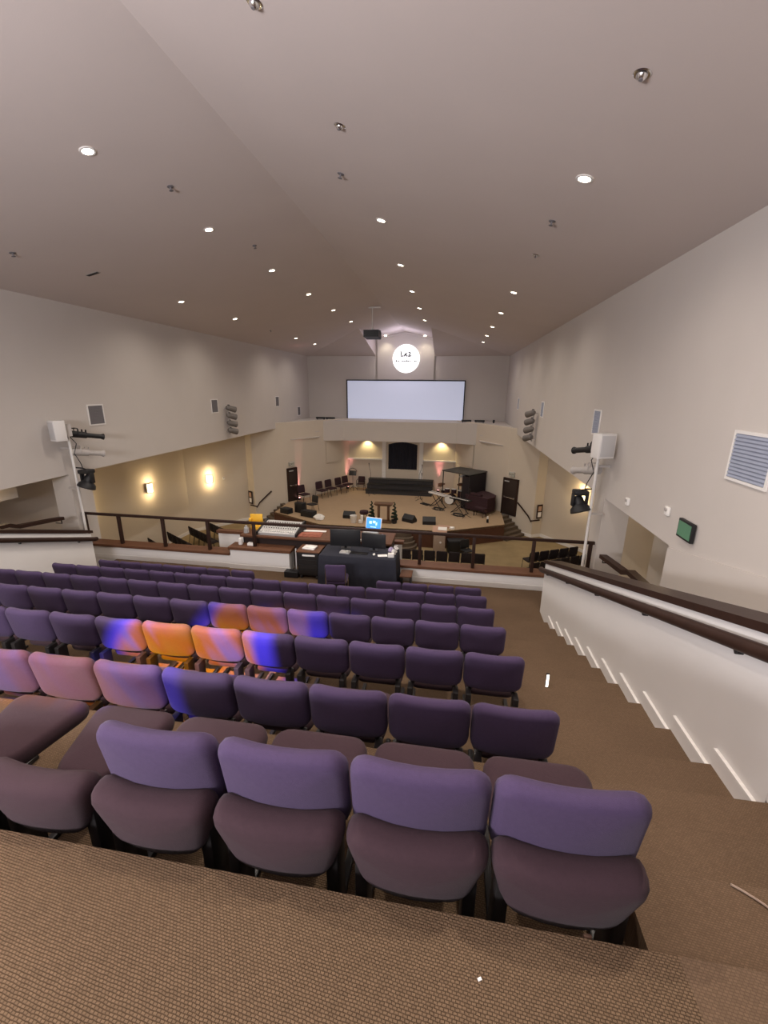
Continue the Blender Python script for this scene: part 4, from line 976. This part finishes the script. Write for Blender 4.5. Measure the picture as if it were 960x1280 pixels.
def boom(s, side):
    """vertical pipe at the balcony pier with speaker box and stage lights"""
    x = XC+s*6.35; yy = 9.62
    p = thing('lighting_pipe', 'slim %s vertical pipe carrying stage lights on the %s pier' % ('white', side), 'pipe', (x, yy, -4.18))
    MB().cyl((0, 0, 0), (0, 0, 3.15), .032, n=12).build('pipe', M['whitemetal'], p)
    MB().cyl((0, 0, 0), (0, 0, .02), .09, n=16).build('base_flange', M['whitemetal'], p)
    for z in (1.55, 2.6): MB().bb((0, -.02, z) if s > 0 else (-.27, -.02, z), (.27, .02, z+.05) if s > 0 else (0, .02, z+.05)).build('bracket', M['greymetal'], p, smooth=False)
    b2 = thing('speaker_box', 'white box speaker on top of the %s lighting pipe' % side, 'speaker', (x-s*.03, yy-.30, -1.34), R(s*20))
    bw = .18 if s > 0 else .15
    MB().bb((-bw, -.13, 0), (bw, .13, .50), .015).build('cabinet', M['whitemetal'], b2)
    MB().bb((-bw+.03, -.137, .04), (bw-.03, -.128, .46), .003).build('grille', M['lightgrille'], b2)
    MB().bb((-.06, .13, .1), (.06, .29, .4)).build('mount', M['greymetal'], b2, smooth=False)
    def spot(z, mm_, lab, L=.62, r0=.085):
        t = thing('stage_spotlight', lab, 'spotlight', (x, yy+.05, z), 0)
        dv = Vector((-s*.42, .9, -.18)).normalized()
        a0 = Vector((0, .14, 0)); q = a0+dv*L
        MB().cyl(a0-dv*.16, a0+dv*L*.45, r0, r0*.95, 16).cyl(a0+dv*L*.45, q, r0*.72, r0*.72, 16).cyl(q, q+dv*.07, r0*.72, r0*.98, 16).build('barrel', mm_, t)
        MB().cyl(q+dv*.062, q+dv*.075, r0*.9, r0*.9, 16).build('lens', M['blackmetal'], t)
        side_ = dv.cross(Vector((0, 0, 1))).normalized()
        MB().tube([a0+side_*.11+dv*.05, a0+side_*.11+dv*.05+Vector((0, 0, .16)), a0-side_*.11+dv*.05+Vector((0, 0, .16)), a0-side_*.11+dv*.05], .012, 6).build('yoke', mm_, t)
        for k in range(3): MB().box(tuple(a0+dv*(.1+.09*k)+Vector((0, 0, .11))), (.03, .02, .07)).build('shutter_handle', mm_, t, smooth=False)
        MB().tube([a0+dv*.05+Vector((0, 0, .16)), Vector((0, -.02, .16))], .014, 6).build('clamp', mm_, t)
        return t
    spot(-1.22, M['black'], 'black ellipsoidal spotlight at the top of the %s lighting pipe' % side)
    spot(-1.68, M['greymetal'], 'grey ellipsoidal spotlight below the black one on the %s pipe' % side, .55, .095)
    mh = thing('moving_head_light', 'black moving head light hanging from the bottom of the %s pipe' % side, 'stage light', (x-s*.22, yy+.12, -2.12))
    MB().bb((-.15, -.13, -.1), (.15, .13, 0), .02).build('base', M['black'], mh)
    MB().bb((-.17, -.06, -.36), (-.12, .06, -.08), .015).bb((.12, -.06, -.36), (.17, .06, -.08), .015).build('yoke', M['black'], mh)
    mt = Matrix.Translation((0, .02, -.30)) @ Matrix.Rotation(R(160), 4, 'X') @ Matrix.Rotation(R(s*14), 4, 'Y')
    MB().lathe([(.02, -.17), (.09, -.16), (.115, -.08), (.12, .02), (.20, .10), (.22, .19), (.19, .21), (.01, .21)], 22, mt).build('head', M['black'], mh)
    MB().tube([(s*.22, -.1, .06), (s*.1, 0, .03), (0, 0, 0)], .02, 6).build('hanger', M['blackmetal'], mh)
    cb = MB().tube([(x-.02, yy+.05, -1.25), (x-s*.10, yy+.1, -1.45), (x-s*.03, yy+.06, -1.7), (x-s*.12, yy+.1, -1.95), (x-s*.16, yy+.1, -2.10)], .010, 6)
    tag(cb.build('power_cable', M['black']), 'thin black cable looping down the %s lighting pipe' % side, 'cable')
boom(1, 'right'); boom(-1, 'left')
for s, side in ((1, 'right'), (-1, 'left')):
    e_ = XC+s*(XR-XC); yy = 18.3 if s > 0 else 18.0
    p = thing('lamp_bar', 'grey vertical bar holding four lamps on the %s wall' % side, 'bar', (e_-s*.16, yy, -2.05))
    MB().cyl((0, 0, 0), (0, 0, 1.25), .025, n=8).build('bar', M['greymetal'], p)
    for z in (.1, 1.1): MB().bb((0 if s > 0 else -.16, -.02, z), (.16 if s > 0 else 0, .02, z+.04)).build('bracket', M['greymetal'], p, smooth=False)
    for k in range(4):
        t = thing('par_lamp', 'grey par lamp on the %s wall bar, %s from the top' % (side, ORD[k]), 'stage light', (e_-s*.24, yy, -.92-.32*k), 0, 'par lamps on the %s wall bar' % side)
        dv = Vector((-s*.5, .8, -.25)).normalized()
        MB().cyl(dv*-.08, dv*.28, .11, .13, 16).cyl(dv*-.16, dv*-.08, .06, .11, 16).build('can', M['pargrey'], t)
        MB().cyl(dv*.281, dv*.286, .12, .12, 16).build('lens', M['black'], t)
        MB().tube([(0, 0, .14), (s*.08, 0, .14)], .015, 6).tube([(0, 0, .14), (0, 0, .1)], .015, 6).build('clamp', M['blackmetal'], t)

# wall sconces along the lower side walls
def sconce(x, yy, z, nrm, lab, e=17):
    n_ = Vector((nrm[0], nrm[1], 0)).normalized(); ang = math.atan2(n_.y, n_.x)-PI/2
    t = thing('wall_sconce', lab, 'sconce', (x, yy, z), ang, 'wall sconces in the side aisles')
    m = MB(); n = 12; vs = []; fs = []
    for zz in (-.2, .2):
        for i in range(n+1):
            a = PI*i/n; vs.append((.17*math.cos(a), .12*math.sin(a), zz))
    fs = [[i, i+1, n+2+i, n+1+i] for i in range(n)]
    m.add(vs, fs); o = m.build('shade', M['sconceglow'], t)
    MB().bb((-.18, -.005, -.24), (.18, .02, .24), .004).build('back_plate', M['whitemetal'], t)
    for zz in (-.215, .215):
        m = MB(); poly = [(.185*math.cos(PI*i/n), .13*math.sin(PI*i/n)+.002) for i in range(n+1)]; m.prism(poly, zz-.015, zz+.015); m.build('band', M['oldwood'], t, smooth=False)
    q = Vector((x, yy, z))+n_*.22
    lamp_point(tuple(q+Vector((0, 0, .3))), e, (1, .74, .40), .06); lamp_point(tuple(q+Vector((0, 0, -.3))), e, (1, .74, .40), .06)
ln = (1, .05)
sconce(-13.58, 17.3, -4.5, (1, .05), 'glowing wall sconce in the left aisle, middle of the three')
sconce(-12.78, 20.95, -4.78, (.79, -.61), 'glowing wall sconce in the left aisle, nearest the stage')
sconce(-13.78, 13.7, -4.35, (1, .05), 'glowing wall sconce in the left aisle, behind the moving head light')
sconce(6.28, 20.9, -4.8, (-.79, -.61), 'glowing wall sconce in the right aisle behind the right lighting pipe')
t = strobe((-12.3, 21.56, -4.86), math.atan2(-.61, .79)-PI/2, 'small white alarm between the two left sconces')
# wedge of uplighters
def uplight(x, yy, lab, e, direc):
    t = thing('pink_uplight', lab, 'uplight', (x, yy, ZS), 0, 'pink uplights on the stage')
    MB().lathe([(.09, 0), (.1, .02), (.1, .12), (.085, .14), (.08, .1), (.002, .1)], 16).build('body', M['black'], t)
    MB().lathe([(.002, .105), (.08, .105), (.08, .115), (.002, .115)], 16).build('lens', M['pinkglow'], t)
    lamp_spot((x, yy, ZS+.18), e*1.2, 26, (1, .32, .34), .9, .05, direc)
uplight(-9.05, 24.45, 'pink uplight on the floor beside the lone stage chair', 330, (-.10, .09, 1))
uplight(-6.85, 28.0, 'pink uplight at the left corner of the stage wall', 330, (0, .13, 1))
uplight(-.70, 27.98, 'pink uplight behind the pale keyboard by the stage wall', 330, (0, .13, 1)) if False else uplight(-.72, 28.18, 'pink uplight behind the pale keyboard by the stage wall', 330, (0, .10, 1))
# recessed lights under the bulkhead and in the niche
for x, lab in ((-5.55, 'left'), (-.62, 'right')):
    t = thing('soffit_light', 'small recessed light under the bulkhead on the %s of the arched opening' % lab, 'downlight', (x, 28.2, zb0-.002), 0, 'soffit lights over the stage wall')
    MB().lathe([(.10, -.012), (.11, 0), (.08, -.003), (.08, -.012)], 18, ring=True).build('trim_ring', M['whitemetal'], t)
    MB().lathe([(.002, -.004), (.08, -.004), (.08, -.01), (.002, -.01)], 18).build('lens', M['sconceglow'], t)
    lamp_spot((x, 28.2, zb0-.05), 80, 120, (1, .78, .38), .8, .04, (0, .18, -1))
for s in (-1, 1):
    x = XC+.06+s*1.25
    t = thing('niche_light', 'tiny bright light at the %s of the dormer cornice above the round sign' % ('left' if s < 0 else 'right'), 'downlight', (x, YB-.75, gz(x)-.01), 0, 'niche lights above the sign')
    MB().lathe([(.002, -.05), (.07, -.05), (.075, 0), (.002, 0)], 16).build('lens', M['lampglow'], t)
    lamp_spot((x, YB-.75, gz(x)-.12), 40, 95, (1, .9, .65), .9, .04, (0, .45, -1))
lamp_point((XC, 27.4, 2.2), 80, (.90, .82, 1), .5)  # added mid-air lamp for the pale violet glow on the dormer ceiling

# small things on the near floor
tag(MB().tube([(1.225, 1.475, -1.944), (1.26, 1.455, -1.944), (1.295, 1.43, -1.944), (1.335, 1.395, -1.944), (1.42, 1.31, -1.944), (1.6, 1.2, -1.944)], .005, 6).build('floor_cord', M['lectwood']), 'thin tan cord running over the carpet at the right edge', 'cord')
onmesh(MB().bb((-.006, -.004, 0), (.006, .004, .003)), 'paper_scrap', 'paper', (.17, .90, ZP+.0005), .5, 'tiny white scrap of paper on the near carpet', 'scrap')
t = thing('step_light', 'small upright lit strip standing in the aisle beside the third row end', 'step light', (1.216, 4.39, -3.27))
MB().bb((-.018, 0, 0), (.018, .02, .18), .003).build('housing', M['black'], t)
MB().bb((-.013, -.004, .012), (.013, 0, .17)).build('strip', M['stepglow'], t, smooth=False)

# ---------------------------------------------------------------- light
def area(loc, size, e, col, direc, sy=None, spread=180):
    l = bpy.data.lights.new('area', 'AREA'); l.energy = e; l.color = col; l.size = size
    if sy: l.shape = 'RECTANGLE'; l.size_y = sy
    l.spread = R(spread)
    o = bpy.data.objects.new('area_lamp', l); COL.objects.link(o); o.location = loc
    o.rotation_euler = Vector(direc).to_track_quat('-Z', 'Y').to_euler(); return o
area((-2.2, -6.2, 1.2), 3.2, 70, (.90, .92, 1.0), (0, 1, .15), 1.6)
area((-4.3, -2.4, .1), 3.0, 950, (.99, .955, .98), (.22, 1.15, 1), 1.2)  # added fill without a fixture, aimed up to lift ceiling and walls
for x_ in (-5.08, -1.54, 1.41):
    for y_3 in (3.1,): lamp_spot((x_, y_3, gz(x_)-.06), DL*1.6, 150, blend=1)
for x_ in (3.95, -10.5): lamp_point((x_, 8.2, -2.45), 7, (1, .75, .45), .08)
for x in (4.9, -11.4):
    for yy in (13.0, 18.0): lamp_spot((x, yy, ZSOF-.05), 55, 130, (1, .80, .5), .7, .05)
# stained glass sun: a patterned beam from high behind the viewer
SRC = Vector((-2.4, -2.5, 2.85)); AIM = Vector((-2.45, 3.3, -2.4))
g = lamp_spot(tuple(SRC), 24000, 30, (1, 1, 1), .05, .008, AIM-SRC)
gl = g.data; gl.use_nodes = True
nt = gl.node_tree; N = nt.nodes; L = nt.links
em = next(n for n in N if n.type == 'EMISSION')
tc = N.new('ShaderNodeTexCoord'); sp = N.new('ShaderNodeSeparateXYZ')
L.new(tc.outputs['Normal'], sp.inputs[0])
def mth(op, a, b=None, clamp=False):
    n = N.new('ShaderNodeMath'); n.operation = op; n.use_clamp = clamp
    for i, q in enumerate((a, b)):
        if q is None: continue
        if isinstance(q, (int, float)): n.inputs[i].default_value = q
        else: L.new(q, n.inputs[i])
    return n.outputs[0]
az = mth('ABSOLUTE', sp.outputs[2])
u = mth('DIVIDE', sp.outputs[0], az); v = mth('DIVIDE', sp.outputs[1], az)
GOBO = (u, v)
def ramp(x, a, b): # smooth 0..1 from a to b
    n = N.new('ShaderNodeMapRange'); n.interpolation_type = 'SMOOTHSTEP'; n.inputs[1].default_value = a; n.inputs[2].default_value = b
    L.new(x, n.inputs[0]); return n.outputs[0]
us = mth('ADD', u, mth('MULTIPLY', v, -.85))          # left edge leans, right edge nearly straight
ur = mth('ADD', u, mth('MULTIPLY', v, -.12))
inside = mth('MULTIPLY', ramp(us, -.125, -.09), mth('SUBTRACT', 1, ramp(ur, .104, .124)))
vert = mth('MULTIPLY', ramp(v, -.102, -.082), mth('SUBTRACT', 1, ramp(v, .066, .10)))
mask = mth('MULTIPLY', mth('MULTIPLY', inside, vert), mth('MULTIPLY', mth('ADD', .22, mth('MULTIPLY', ramp(v, -.05, -.02), .78)), mth('SUBTRACT', 1, mth('MULTIPLY', ramp(v, .035, .06), .5))))
cv = N.new('ShaderNodeCombineXYZ'); L.new(mth('MULTIPLY', mth('ADD', u, mth('MULTIPLY', v, .6)), 30), cv.inputs[0]); L.new(mth('MULTIPLY', v, 9), cv.inputs[1])
nz = N.new('ShaderNodeTexNoise'); nz.inputs['Scale'].default_value = 1.0; nz.inputs['Detail'].default_value = 1.8; L.new(cv.outputs[0], nz.inputs['Vector'])
cr = N.new('ShaderNodeValToRGB'); L.new(mth('ADD', mth('SUBTRACT', mth('ADD', nz.outputs['Fac'], mth('MULTIPLY', mth('ABSOLUTE', mth('ADD', u, .02)), 2.4)), .13), mth('ADD', mth('MULTIPLY', mth('SUBTRACT', 1, ramp(v, -.05, -.02)), .02), mth('MULTIPLY', ramp(v, .03, .05), .06))), cr.inputs[0])
e0 = cr.color_ramp.elements; e0[0].position = .32; e0[0].color = (1, .43, .0, 1); e0[1].position = .70; e0[1].color = (.62, .42, .62, 1)
for pos, c_ in ((.42, (1, .34, .0, 1)), (.5, (1, .36, .10, 1)), (.58, (.9, .42, .36, 1))):
    q = e0.new(pos); q.color = c_
blue = mth('MAXIMUM', ramp(ur, .080, .098), mth('SUBTRACT', 1, ramp(us, -.105, -.075)))
mxn = N.new('ShaderNodeMix'); mxn.data_type = 'RGBA'; L.new(blue, mxn.inputs[0]); L.new(cr.outputs[0], mxn.inputs[6]); mxn.inputs[7].default_value = (.10, .09, 1, 1)
L.new(mxn.outputs[2], em.inputs['Color']); L.new(mask, em.inputs['Strength'])

w = bpy.data.worlds.new('world'); sc.world = w; w.use_nodes = True
w.node_tree.nodes['Background'].inputs[0].default_value = (.02, .02, .02, 1); w.node_tree.nodes['Background'].inputs[1].default_value = 1
sc.view_settings.view_transform = 'Standard'; sc.view_settings.look = 'None'; sc.view_settings.gamma = 1; sc.view_settings.use_curve_mapping = False
sc.view_settings.exposure = 0
sc.cycles.use_denoising = True
sc.cycles.max_bounces = 8; sc.cycles.diffuse_bounces = 5; sc.cycles.glossy_bounces = 2
sc.cycles.sample_clamp_indirect = 3
